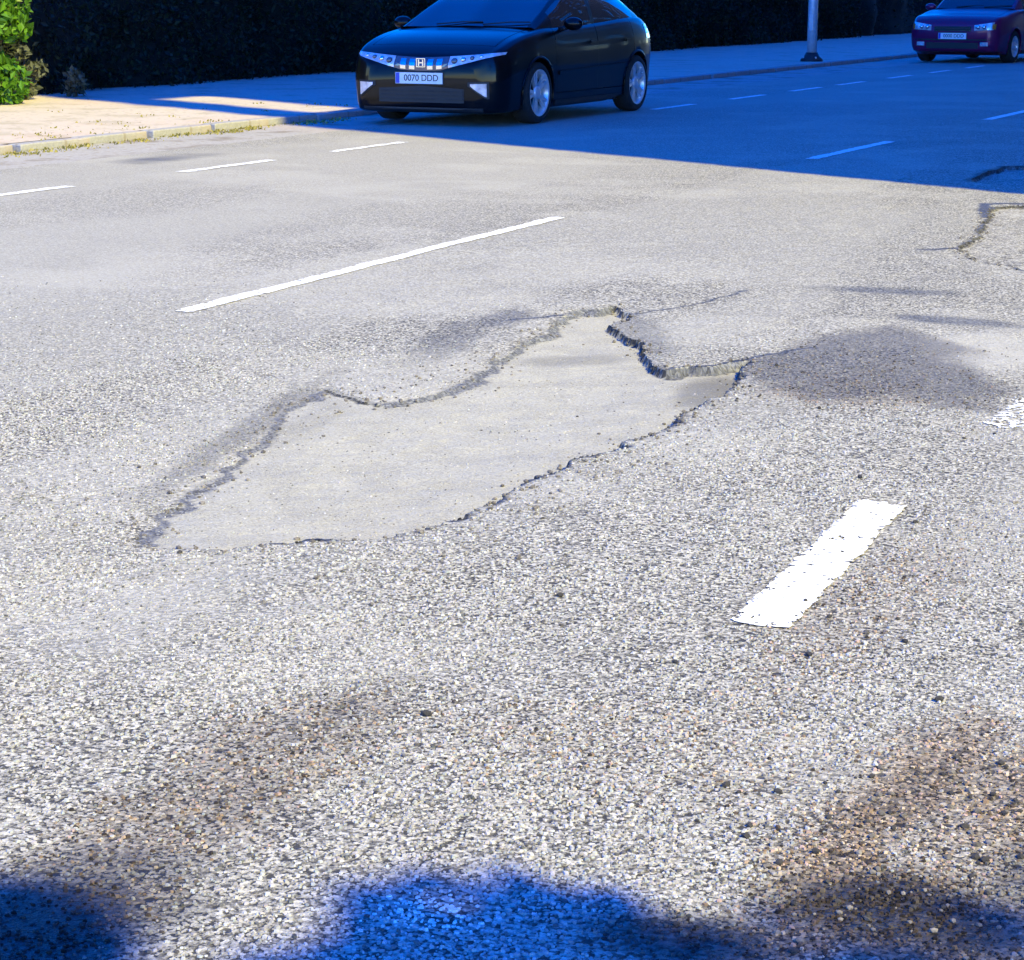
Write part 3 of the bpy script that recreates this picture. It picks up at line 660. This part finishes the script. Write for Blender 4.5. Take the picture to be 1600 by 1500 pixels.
def make_car(cfg):
    root = empty('parked_car', cfg['loc'], cfg.get('rz', 0)); root.scale = (1.05, 1, 1)
    S = np.array(cfg['stations']); yc = cfg['yc']; paint = M[cfg['paint']]
    ys = np.unique(np.concatenate([np.linspace(S[0, 0], .5, 22), np.linspace(.5, S[-1, 0] - .4, 56), np.linspace(S[-1, 0] - .4, S[-1, 0], 16)]))
    par = [pchip(S[:, 0], S[:, k], ys) for k in range(1, 8)]
    rows = []
    for i, y in enumerate(ys):
        zb, ws, wm, zm, wb, zl, zt = [p[i] for p in par]
        pts = [(0, zb), (ws * .6, zb), (ws - .02, zb + .01), (ws + (wm - ws) * .5, zb + .07), (wm - .012, zm - .16), (wm - .003, zm - .05), (wm, zm), (wm - .012, zm + (zl - zm) * .55), (wb, zl), (wb - .10, zl + (zt - zl) * .5), (wb * .55, zt - (zt - zl) * .14), (0, zt)]
        c = catmull(pts, 4); c[0, 0] = 0; c[-1, 0] = 0
        rows.append([(x, y - yc, z) for x, z in c] + [(-x, y - yc, z) for x, z in c[-2:0:-1]])
    V = np.array(rows); n, k = V.shape[:2]; ii = np.arange(n * k).reshape(n, k); jn = np.roll(ii, -1, 1)
    F = [tuple(q) for q in np.stack([ii[:-1], jn[:-1], jn[1:], ii[1:]], -1).reshape(-1, 4).tolist()] + [tuple(ii[0].tolist()), tuple(ii[-1][::-1].tolist())]
    mb = MB(); mb.add(V.reshape(-1, 3), F, True); body = mb.build('body', paint, root)
    fa, ra, wr, tr = cfg['axles'][0] - yc, cfg['axles'][1] - yc, cfg['tyre'], cfg['tyre'] + .045
    cut = []
    for ya in (fa, ra):
        for sgn in (-1, 1):
            m = MB(); m.lathe_x([(0, 0.0001), (0, tr), (.6, tr), (.6, .0001)], 48); m.sm = [False] * len(m.sm)
            o = m.build('cutter', M['plastic']); o.location = (sgn * .60 if sgn > 0 else -1.2, ya, wr)
            o.location.x = .62 if sgn > 0 else -1.22
            bm = bmesh.new(); bm.from_mesh(o.data); bmesh.ops.remove_doubles(bm, verts=bm.verts, dist=.001); bm.to_mesh(o.data); bm.free()
            cut.append(o); md = body.modifiers.new('arch', 'BOOLEAN'); md.operation = 'DIFFERENCE'; md.object = o; md.solver = 'EXACT'
    body.parent = None; bpy.context.view_layer.update()
    me = bpy.data.meshes.new_from_object(body.evaluated_get(bpy.context.evaluated_depsgraph_get()))
    body.modifiers.clear(); body.data = me; body.parent = root
    for o in cut: bpy.data.objects.remove(o)
    bm = bmesh.new(); bm.from_mesh(me); bvh = BVHTree.FromBMesh(bm)
    # shut lines: cut the shell and drop the thin strip
    d0, d1, d2 = [v - yc for v in cfg['doors']]; h0, h1, hw = cfg['hood'][0] - yc, cfg['hood'][1] - yc, cfg['hood'][2]; zs = .30; g = .004
    for co, no in [((0, y + e, 0), (0, 1, 0)) for y in (d0, d1, d2, h0, h1) for e in (-g, g)] + [((0, 0, zs + e), (0, 0, 1)) for e in (-g, g)] + [((sx * hw + e, 0, 0), (1, 0, 0)) for sx in (-1, 1) for e in (-g, g)]:
        bmesh.ops.bisect_plane(bm, geom=bm.verts[:] + bm.edges[:] + bm.faces[:], plane_co=co, plane_no=no, dist=1e-5)
    kill = []; groups = {}
    for f in bm.faces:
        c = f.calc_center_median(); side = abs(c.x) > .62
        if side and zs < c.z and any(abs(c.y - y) < g for y in (d0, d1, d2)): kill.append(f); continue
        if side and d0 < c.y < d2 and abs(c.z - zs) < g: kill.append(f); continue
        top = f.normal.z > .45 and c.z > .55
        if top and abs(c.x) < hw + g and (abs(c.y - h0) < g or abs(c.y - h1) < g): kill.append(f); continue
        if top and h0 < c.y < h1 and abs(abs(c.x) - hw) < g: kill.append(f); continue
        key = 'body'
        if side and c.z > zs and d0 < c.y < d2 and f.normal.z < .9: key = ('door', c.y < d1, c.x > 0)
        elif top and abs(c.x) < hw and h0 < c.y < h1: key = 'bonnet'
        groups.setdefault(key, []).append(f.index)
    bm.faces.index_update()
    groups = {}
    ks = set(kill)
    for f in bm.faces:
        if f in ks: continue
        c = f.calc_center_median(); side = abs(c.x) > .62; top = f.normal.z > .45 and c.z > .55; key = 'body'
        if side and c.z > zs and d0 < c.y < d2 and f.normal.z < .9: key = ('door', c.y < d1, c.x > 0)
        elif top and abs(c.x) < hw and h0 < c.y < h1: key = 'bonnet'
        groups.setdefault(key, []).append(([v.index for v in f.verts], f.smooth, f.material_index))
    bm.verts.index_update(); co = [v.co[:] for v in bm.verts]; bm.free()
    objs = {}
    for key, fs in groups.items():
        used = sorted({i for f, _, _ in fs for i in f}); mp = {u: q for q, u in enumerate(used)}
        m2 = bpy.data.meshes.new('shell'); m2.from_pydata([co[u] for u in used], [], [[mp[i] for i in f] for f, _, _ in fs]); m2.update()
        m2.polygons.foreach_set('use_smooth', [s for _, s, _ in fs])
        m2.materials.append(paint); m2.materials.append(M['plastic'])
        m2.polygons.foreach_set('material_index', [min(1, q) for _, _, q in fs])
        if key == 'body': body.data = m2; objs[key] = body
        else:
            nm = key if isinstance(key, str) else 'door'; o = bpy.data.objects.new(nm, m2); C.objects.link(o); o.parent = root; objs[key] = o
    m = MB(); m.box(-.60, .60, fa + .42, ra - .42, .22, .80); m.box(-.55, .55, fa - .5, fa + .42, .25, .58); m.build('underbody', M['plastic'], root)
    # patches that follow the shell
    def hit(o, d):
        h = bvh.ray_cast(Vector(o), Vector(d)); return h[0]
    def front(x, z, off):
        h = hit((x, -4, z), (0, 1, 0)); return (x, (h.y if h else fa) - off, z)
    def sidep(sg, y, z, off):
        h = hit((sg * 3, y - yc, z), (-sg, 0, 0)); return ((h.x if h else sg * .8) + sg * off, y - yc, z)
    def solid(G, ext, name, mat, parent, smooth=True):
        G = np.array(G); n, k = G.shape[:2]; i = np.arange(n * k).reshape(n, k); q = np.stack([i[:-1, :-1], i[:-1, 1:], i[1:, 1:], i[1:, :-1]], -1).reshape(-1, 4)
        bnd = np.concatenate([i[0, :], i[1:, -1], i[-1, -2::-1], i[-2:0:-1, 0]]); nn = n * k
        Fs = q.tolist() + (q[:, ::-1] + nn).tolist() + [(int(a), int(b), int(b) + nn, int(a) + nn) for a, b in zip(bnd, np.roll(bnd, -1))]
        m = MB(); m.add(np.concatenate([G.reshape(-1, 3), G.reshape(-1, 3) + np.array(ext)]), Fs, False); return m.build(name, mat, parent)
    def fpatch(name, mat, x0, x1, zlo, zhi, off=.006, parent=root, nx=14, nz=5, thick=.03):
        G = [[front(x, zlo(x) + (zhi(x) - zlo(x)) * j / nz, off) for j in range(nz + 1)] for x in np.linspace(x0, x1, nx + 1)]
        return solid(G, (0, thick, 0), name, mat, parent)
    def spatch(name, mat, sg, y0, y1, zlo, zhi, off=.006, parent=root, ny=14, nz=3, thick=.02):
        G = [[sidep(sg, y, zlo(y) + (zhi(y) - zlo(y)) * j / nz, off) for j in range(nz + 1)] for y in np.linspace(y0, y1, ny + 1)]
        return solid(G, (-sg * thick, 0, 0), name, mat, parent)
    cfg['front'](root, fpatch, front)
    # registration plate
    px, pz, pw = cfg['plate']; y0 = min(front(px - pw / 2, pz, 0)[1], front(px + pw / 2, pz, 0)[1], front(px, pz, 0)[1]) - .012
    m = MB(); m.box(px - pw / 2 - .012, px + pw / 2 + .012, y0 + .003, y0 + .03, pz - .068, pz + .068, .004); m.build('plate_holder', M['plastic'], root)
    m = MB(); m.box(px - pw / 2, px + pw / 2, y0 - .002, y0 + .006, pz - .056, pz + .056); pl = m.build('number_plate', M['plate'], root)
    m = MB(); m.box(px - pw / 2 + .004, px - pw / 2 + .045, y0 - .004, y0 + .002, pz - .052, pz + .052); m.build('country_band', M['plate_blue'], pl)
    text_mesh(cfg['text'], .092, M['ink'], pl, (px + .025, y0 - .0035, pz), (R(90), 0, 0), 'lettering', cfg.get('tsx', .92))
    # sill and side trims
    for sg in (-1, 1):
        spatch('sill', M['plastic'], sg, cfg['axles'][0] + .42, cfg['axles'][1] - .42, lambda y: .155, lambda y: .225, .012)
        spatch('rubbing_strip', paint, sg, cfg['doors'][0] + .05, cfg['doors'][2] - .1, lambda y: .485 + (y - 1.3) * .02, lambda y: .525 + (y - 1.3) * .02, .016, thick=.02)
        for kk, y in enumerate((cfg['doors'][1] - .24, cfg['doors'][2] - .26)):
            spatch('handle', M['chrome'] if cfg.get('chrome') else paint, sg, y, y + .17, lambda y: .80, lambda y: .828, .026, objs.get(('door', kk == 0, sg > 0), root), 6, 2, .02)
    # greenhouse
    Gs = np.array(cfg['house']); yh = np.unique(np.concatenate([np.linspace(Gs[0, 0], Gs[-1, 0], 64)])); pg = [pchip(Gs[:, 0], Gs[:, k], yh) for k in range(1, 5)]
    rows = []
    for i, y in enumerate(yh):
        wb, zb, wr_, zr = [p[i] for p in pg]; h = zr - zb
        c = catmull([(wb, zb - .02), (wb - .015, zb + h * .12), (wb * .62 + wr_ * .38, zb + h * .5), (wr_ + .02, zb + h * .86), (wr_ - .05, zb + h * .97), (wr_ * .5, zr), (0, zr + .012)], 5); c[-1, 0] = 0
        rows.append(np.array([(x, y - yc, z) for x, z in c]))
    Hh = np.array(rows); n, k = Hh.shape[:2]; jr = 19
    cells = {}
    bp = cfg['doors'][1]
    for i in range(n - 1):
        for j in range(k - 1):
            y = (yh[i] + yh[i + 1]) / 2
            if j >= jr: key = 'windscreen' if y < cfg['screen'] - .02 else ('rear_window' if y > cfg['rearglass'] else 'roof')
            elif 2 <= j < 15 and cfg['win'][0] < y < cfg['win'][1] and abs(y - bp) > .045 and Hh[i, 15, 2] - Hh[i, 2, 2] > .05: key = ('side_window', y < bp)
            else: key = 'pillar'
            for sg in (1, -1):
                kk = (key, sg) if key == 'pillar' or isinstance(key, tuple) else (key, 0)
                q = [Hh[i, j], Hh[i, j + 1], Hh[i + 1, j + 1], Hh[i + 1, j]]
                cells.setdefault(kk, []).append([(p[0] * sg, p[1], p[2]) for p in (q if sg > 0 else q[::-1])])
    for (key, sg), qs in cells.items():
        nm = key if isinstance(key, str) else key[0]; m = MB()
        for q in qs: m.add(q, [(0, 1, 2, 3)], True)
        o = m.build(nm, M['window'] if nm in ('windscreen', 'rear_window', 'side_window') else paint, root)
        bm = bmesh.new(); bm.from_mesh(o.data); bmesh.ops.remove_doubles(bm, verts=bm.verts, dist=.0005); bmesh.ops.recalc_face_normals(bm, faces=bm.faces); bm.to_mesh(o.data); bm.free()
    # mirrors
    for sg in (-1, 1):
        bm = bmesh.new(); bmesh.ops.create_icosphere(bm, subdivisions=3, radius=1)
        for v in bm.verts:
            v.co = Vector((v.co.x * .105, v.co.y * .07 if v.co.y < 0 else v.co.y * .03, v.co.z * .07)) + Vector((sg * .98, cfg['mirror'] - yc, 1.015 + cfg.get('mz', 0)))
        m = MB(); m.bm(bm, True); mi = m.build('mirror', paint, root)
        m = MB(); m.tube([(sg * .80, cfg['mirror'] - yc + .03, .95 + cfg.get('mz', 0)), (sg * .93, cfg['mirror'] - yc, .98 + cfg.get('mz', 0))], [.03, .022], 8); m.build('mirror_arm', M['plastic'], mi)
    # wiper arms
    for sx in (-.35, .18):
        m = MB(); y = cfg['house'][0][0] - yc; m.tube([(sx, y + .02, cfg['house'][0][4] + .025), (sx + .28, y + .06, cfg['house'][0][4] + .05), (sx + .5, y + .08, cfg['house'][0][4] + .05)], .007, 6); m.build('wiper', M['plastic'], root)
    # wheels
    tme = rme = None
    for ya in (fa, ra):
        for sg in (1, -1):
            if tme is None:
                m = MB(); rr_ = cfg['rim']
                m.lathe_x([(-.10, rr_ - .01), (-.105, rr_ + .02), (-.10, wr - .02), (-.08, wr - .004), (0, wr), (.08, wr - .004), (.10, wr - .02), (.105, rr_ + .02), (.10, rr_ - .01), (.06, rr_ - .02), (-.06, rr_ - .02)], 56, True)
                w = m.build('wheel', M['rubber'], root); tme = w.data
                m = MB(); m.lathe_x([(.098, rr_ + .004), (.104, rr_ - .008), (.085, rr_ - .024), (-.09, rr_ - .03)], 48)
                ns = cfg['spokes']
                for q in range(ns):
                    for dd in (-.16, .16) if cfg.get('twin') else (0,):
                        a = 2 * math.pi * q / ns + .3; a2 = a + dd
                        p0 = Vector((.072, .05 * math.cos(a + dd * .6), .05 * math.sin(a + dd * .6))); p1 = Vector((.088, (rr_ - .012) * math.cos(a2), (rr_ - .012) * math.sin(a2)))
                        t = (p1 - p0).normalized(); s = t.cross(Vector((1, 0, 0))).normalized(); w0, w1 = (.016, .020) if cfg.get('twin') else (.03, .042)
                        Vq = [p0 - s * w0, p0 + s * w0, p1 + s * w1, p1 - s * w1]; Vq += [v - Vector((.03, 0, 0)) for v in Vq]
                        m.add(Vq, [(0, 1, 2, 3), (7, 6, 5, 4), (0, 4, 5, 1), (1, 5, 6, 2), (2, 6, 7, 3), (3, 7, 4, 0)])
                m.lathe_x([(.06, .075), (.082, .07), (.088, .04), (.088, .0005)], 24)
                ri = m.build('rim', M['alloy'], w); rme = ri.data
                m = MB(); m.lathe_x([(.02, .001), (.02, rr_ - .05), (0, rr_ - .05), (0, .001)], 32); bd = m.build('brake_disc', M['cast'], w); bme = bd.data
            else:
                w = link('wheel', tme, None, root); link('rim', rme, None, w); link('brake_disc', bme, None, w)
            w.location = (sg * (cfg['track'] - .105), ya, wr); w.rotation_euler = (random.random() * .6 if sg > 0 else 0, 0, 0 if sg > 0 else math.pi)
            m = MB(); a0 = -.35
            pts = []
            for t in np.linspace(-.30, math.pi + .30, 30):
                yy, zz = ya + (tr + .004) * math.cos(t), wr + (tr + .004) * math.sin(t); h = hit((sg * 3, yy, zz), (-sg, 0, 0)); pts.append((h.x if h and abs(h.x) > .6 else sg * (cfg['track'] - .0), yy, zz))
            m.tube(pts, .014, 6); m.build('wheel_arch_lip', paint, root)
    # tail lamps
    for sg in (-1, 1):
        yb = cfg['stations'][-1][0]
        G = [[sidep(sg, y, z, .006) for z in np.linspace(.82, .98, 4)] for y in np.linspace(yb - .42, yb - .14, 6)]
        solid(G, (-sg * .02, 0, 0), 'tail_lamp', M['red_lamp'], root)
    return tag(root, cfg['label'], 'car', cfg['group'])

def civic_front(root, fpatch, front):
    top = lambda x: .695 + .055 * (abs(x) / .8) ** 1.5
    bot = lambda x: top(x) - (.135 - .112 * max(0, (abs(x) - .22) / .60) ** .9)
    for sg in (-1, 1):
        a, b = (.30, .815); x0, x1 = sorted((sg * a, sg * b))
        h = fpatch('headlight', M['lamp_glass'], x0, x1, bot, top, .008, root, 18, 5)
        for q, xx in enumerate((.36, .45, .54, .63)):
            bm = bmesh.new(); bmesh.ops.create_icosphere(bm, subdivisions=2, radius=.036 - .005 * q); c = front(sg * xx, (top(xx) + bot(xx)) / 2, .0)
            bmesh.ops.translate(bm, verts=bm.verts, vec=c); m = MB(); m.bm(bm, True); m.build('lens', M['chrome'] if q % 2 else M['smoke_glass'], h)
    g = fpatch('grille_glass', M['smoke_glass'], -.294, .294, bot, top, .006, root, 16, 5)
    for x in (-.2, -.1, .1, .2):
        fpatch('grille_bar', M['chrome'], x - .03, x + .03, lambda x: bot(x) + .012, lambda x: top(x) - .02, .010, g, 2, 3, .01)
    y = front(0, .64, 0)[1] - .016                                        # emblem: an H in a rounded frame
    em = MB()
    for a in ((-.05, -.042, .595, .685), (.042, .05, .595, .685), (-.042, .042, .677, .685), (-.042, .042, .595, .603), (-.030, -.016, .608, .672), (.016, .030, .608, .672), (-.016, .016, .634, .646)):
        em.box(a[0], a[1], y, y + .012, a[2], a[3])
    em.build('emblem', M['chrome'], g)
    fpatch('lower_grille', M['plastic'], -.47, .47, lambda x: .24, lambda x: .38 + .03 * (1 - abs(x) / .47), .005)
    for z in (.27, .31, .35):
        fpatch('grille_slat', M['cast'], -.46, .46, lambda x: z, lambda x: z + .012, .012, thick=.015)
    fpatch('front_lip', M['plastic'], -.66, .66, lambda x: .15, lambda x: .19, .018)
    for sg in (-1, 1):
        tri_hi = lambda x: .435 + .02 * (abs(x) - .5)
        tri_lo = lambda x: tri_hi(x) - .008 - .125 * max(0., min(1., (abs(x) - .52) / .17))
        x0, x1 = sorted((sg * .51, sg * .72)); f = fpatch('fog_lamp_housing', M['plastic'], x0, x1, lambda x: tri_lo(x) - .02, lambda x: tri_hi(x) + .018, .005, root, 10, 3)
        x0, x1 = sorted((sg * .54, sg * .70)); fpatch('fog_lamp', M['lamp_glass'], x0, x1, tri_lo, tri_hi, .012, f, 10, 3)
def hatch_front(root, fpatch, front):
    for sg in (-1, 1):
        x0, x1 = sorted((sg * .40, sg * .74)); h = fpatch('headlight', M['lamp_glass'], x0, x1, lambda x: .60 + .05 * (abs(x) - .4), lambda x: .70 + .16 * (abs(x) - .4), .008, root, 10, 5)
        for q, xx in enumerate((.47, .58)):
            bm = bmesh.new(); bmesh.ops.create_icosphere(bm, subdivisions=2, radius=.045); c = front(sg * xx, .665, .0); bmesh.ops.translate(bm, verts=bm.verts, vec=c); m = MB(); m.bm(bm, True); m.build('lens', M['chrome'], h)
        x0, x1 = sorted((sg * .72, sg * .77)); fpatch('indicator', M['amber'], x0, x1, lambda x: .625, lambda x: .72, .009, root, 4, 3)
        x0, x1 = sorted((sg * .52, sg * .66)); fpatch('fog_lamp', M['lamp_glass'], x0, x1, lambda x: .32, lambda x: .39, .010, root, 6, 3)
    g = fpatch('grille', M['plastic'], -.34, .34, lambda x: .585, lambda x: .675, .006)
    for z in (.60, .63, .655):
        fpatch('grille_slat', M['chrome'], -.33, .33, lambda x: z, lambda x: z + .007, .012, g, thick=.012)
    fpatch('lower_grille', M['plastic'], -.48, .48, lambda x: .27, lambda x: .38, .006)
    fpatch('bumper_strip', M['plastic'], -.70, .70, lambda x: .42, lambda x: .445, .010)
CIVIC = [(0.00, .17, .50, .60, .44, .56, .60, .63), (.05, .14, .66, .73, .46, .68, .68, .705), (.13, .13, .75, .81, .48, .745, .73, .755), (.28, .13, .80, .865, .54, .79, .79, .825), (.55, .14, .81, .875, .58, .81, .865, .905), (.90, .14, .82, .885, .60, .825, .92, .965),
         (1.20, .14, .825, .885, .60, .825, .95, 1.0), (1.8, .14, .83, .882, .60, .82, .965, .99), (2.6, .14, .83, .880, .60, .815, .995, 1.015), (3.3, .19, .825, .885, .62, .81, 1.03, 1.05), (3.75, .20, .80, .87, .64, .78, 1.04, 1.07), (4.05, .23, .76, .82, .66, .73, 1.0, 1.03), (4.18, .28, .70, .76, .66, .66, .93, .95), (4.25, .36, .58, .64, .62, .55, .80, .82)]
HOUSE = [(1.02, .77, .962, .70, .985), (1.3, .80, .965, .69, 1.11), (1.7, .81, .97, .65, 1.28), (2.05, .81, .98, .625, 1.40), (2.5, .80, 1.0, .61, 1.455), (3.0, .795, 1.02, .60, 1.43), (3.5, .775, 1.04, .585, 1.33), (3.85, .74, 1.045, .60, 1.17), (4.08, .70, 1.0, .64, 1.03)]
make_car(dict(loc=(-10.60, 20.5 + 1.32, 0), stations=CIVIC, house=HOUSE, yc=2.21, axles=(.89, 3.53), tyre=.318, rim=.245, spokes=5, twin=True, track=.885, doors=(1.32, 2.42, 3.42), hood=(.27, 1.13, .68), screen=2.08, rearglass=3.45, win=(1.42, 3.62),
              mirror=1.5, paint='black_paint', plate=(-.02, .485, .52), text='0070 DDD', front=civic_front, label='glossy black hatchback parked in the shade at the top of the picture', group='parked cars'))
HATCH = [(s[0] * .96, *s[1:]) for s in CIVIC]; HATCH[0] = (0, .26, .55, .66, .48, .62, .66, .70); HATCH[1] = (.05, .215, .68, .75, .49, .70, .735, .77); HATCH[2] = (.13, .20, .75, .82, .50, .74, .785, .825); HATCH[3] = (.28, .19, .78, .85, .54, .79, .835, .875)
HOUSE2 = [(1.1, .77, .965, .70, .995), (1.35, .80, .97, .69, 1.14), (1.65, .81, .975, .66, 1.30), (1.95, .81, .98, .64, 1.42), (2.4, .80, 1.0, .625, 1.47), (3.0, .795, 1.02, .62, 1.45), (3.5, .775, 1.03, .61, 1.36), (3.75, .74, 1.02, .62, 1.2), (3.95, .70, .98, .64, 1.02)]
make_car(dict(loc=(-10.25, 42.3, 0), rz=R(-6), stations=HATCH, house=HOUSE2, yc=2.1, axles=(.85, 3.35), tyre=.30, rim=.20, spokes=6, track=.88, doors=(1.30, 2.32, 3.25), hood=(.25, 1.12, .70), screen=1.98, rearglass=3.4, win=(1.45, 3.5),
              mirror=1.5, paint='purple_paint', plate=(0, .50, .52), text='0000 DDD', front=hatch_front, chrome=True, label='purple hatchback parked in the shade at the right picture edge', group='parked cars'))

# ------------------------------------------------------------------ lamp post
lpost = empty('street_lamp', (-12.6, 38.4, SW))
m = MB(); m.tube([(0, 0, -.02), (0, 0, 1.0), (0, 0, 4), (0, 0, 7.6)], [.092, .088, .07, .05], 20); pole = m.build('pole', M['steel'], lpost)
m = MB(); m.box(-.045, .045, -.096, -.07, .55, .85, .01); m.build('hatch', M['steel'], pole)
m = MB(); m.tube([(0, 0, -.02), (0, 0, .04), (0, 0, .09), (0, 0, .16)], [.21, .20, .14, .105], 20); bs = m.build('base', M['cast'], lpost)
for k in range(4):
    a = math.pi / 4 + k * math.pi / 2; m = MB(); m.tube([(.165 * math.cos(a), .165 * math.sin(a), .03), (.165 * math.cos(a), .165 * math.sin(a), .085)], .018, 6); m.build('bolt', M['steel'], bs)
m = MB(); m.tube([(0, 0, 7.5), (.1, 0, 7.9), (.5, 0, 8.15), (1.5, 0, 8.25)], [.05, .045, .04, .035], 12); m.build('arm', M['steel'], lpost)
bm = bmesh.new(); bmesh.ops.create_icosphere(bm, subdivisions=3, radius=1)
for v in bm.verts: v.co = Vector((v.co.x * .38 + 1.75, v.co.y * .15, v.co.z * (.09 if v.co.z > 0 else .06) + 8.25))
m = MB(); m.bm(bm, True); m.build('lantern', M['steel'], lpost)
tag(lpost, 'slim grey steel lamp post on the pavement between the two cars', 'street lamp')

# ------------------------------------------------------------------ loose stones
def stone_verts(rr):
    bm = bmesh.new(); bmesh.ops.create_icosphere(bm, subdivisions=1, radius=1)
    V = np.array([v.co[:] for v in bm.verts]) * (1 + .35 * (rr.random((len(bm.verts), 1)) - .5)) * np.array([1, .8, .6]); bm.verts.index_update()
    Fq = np.array([[v.index for v in f.verts] for f in bm.faces]); bm.free(); return V, Fq
rr = np.random.default_rng(99); prot = [stone_verts(rr) for _ in range(6)]
def scatter(name, spots, mat, label):
    VV = []; FF = []; o = 0
    for (x, y, s) in spots:
        V, Fq = prot[rr.integers(6)]; a = rr.random() * 6.283; c, sn = math.cos(a), math.sin(a)
        W = V * s; W = np.stack([W[:, 0] * c - W[:, 1] * sn + x, W[:, 0] * sn + W[:, 1] * c + y, W[:, 2] + zroad(x, y) + s * .35], -1); VV.append(W); FF.append(Fq + o); o += len(V)
    return tag(link(name, mesh_np(name, np.concatenate(VV), np.concatenate(FF)), mat), label, kind='stuff')
sp = []
def zone(n, cx, cy, rx, ry, lo, hi):
    for _ in range(n):
        x, y = cx + rr.normal() * rx, cy + rr.normal() * ry
        if x < .6 and y > 1.7: sp.append((x, y, lo + (hi - lo) * rr.random() ** 2.5))
zone(420, -.75, 3.4, .16, .35, .0025, .009); zone(160, -2.0, 3.2, .15, .4, .0025, .007); zone(350, -1.6, 4.0, .7, 1.0, .002, .006); zone(260, -2.0, 7.4, .3, .5, .003, .008); zone(220, -2.5, 5.5, .12, .8, .003, .009); zone(160, -3.65, 6.2, .10, .8, .003, .009); zone(150, -1.2, 5.6, .25, .8, .003, .008)
for k, poly in enumerate(POT[:2]):
    P_ = np.array(poly + poly[:1])
    for a_, b_ in zip(P_[:-1], P_[1:]):
        L = np.hypot(*(b_ - a_))
        for _ in range(int(L * 75)):
            q = a_ + (b_ - a_) * rr.random() + rr.normal(size=2) * .035; sp.append((q[0], q[1], .0025 + .008 * rr.random() ** 3))
tag(scatter('loose_gravel', sp, M['stone'], 'loose grit scattered over the asphalt around the pothole'), None)
sp2 = sp; sp = []
zone(150, -.75, 3.4, .18, .35, .004, .010); zone(90, -1.3, 4.2, .5, .8, .003, .007); zone(40, -2.2, 7.3, .3, .4, .004, .009)
scatter('tar_crumbs', sp, M['darkstone'], 'dark crumbs of broken asphalt on the road')
V, Fq = prot[0]
pme = mesh_np('pebble', V, Fq); pme.materials.append(M['darkstone'])
for (x, y, s) in ((-1.905, 3.52, .012), (-1.35, 4.22, .010), (-1.19, 4.40, .009), (-1.40, 4.52, .008), (-1.49, 4.62, .008), (-1.46, 5.45, .010), (-1.33, 6.35, .014), (-1.59, 4.05, .008), (-1.02, 4.05, .012), (-1.24, 3.42, .010), (-2.02, 4.4, .009), (-1.75, 5.9, .010)):
    o = link('pebble', pme, None); o.location = (x, y, zroad(x, y) + s * .5); o.scale = (s, s * .9, s); o.rotation_euler = (0, 0, rr.random() * 6)
    tag(o, 'small dark pebble lying loose on the pale asphalt', 'pebble', 'dark pebbles on the road')
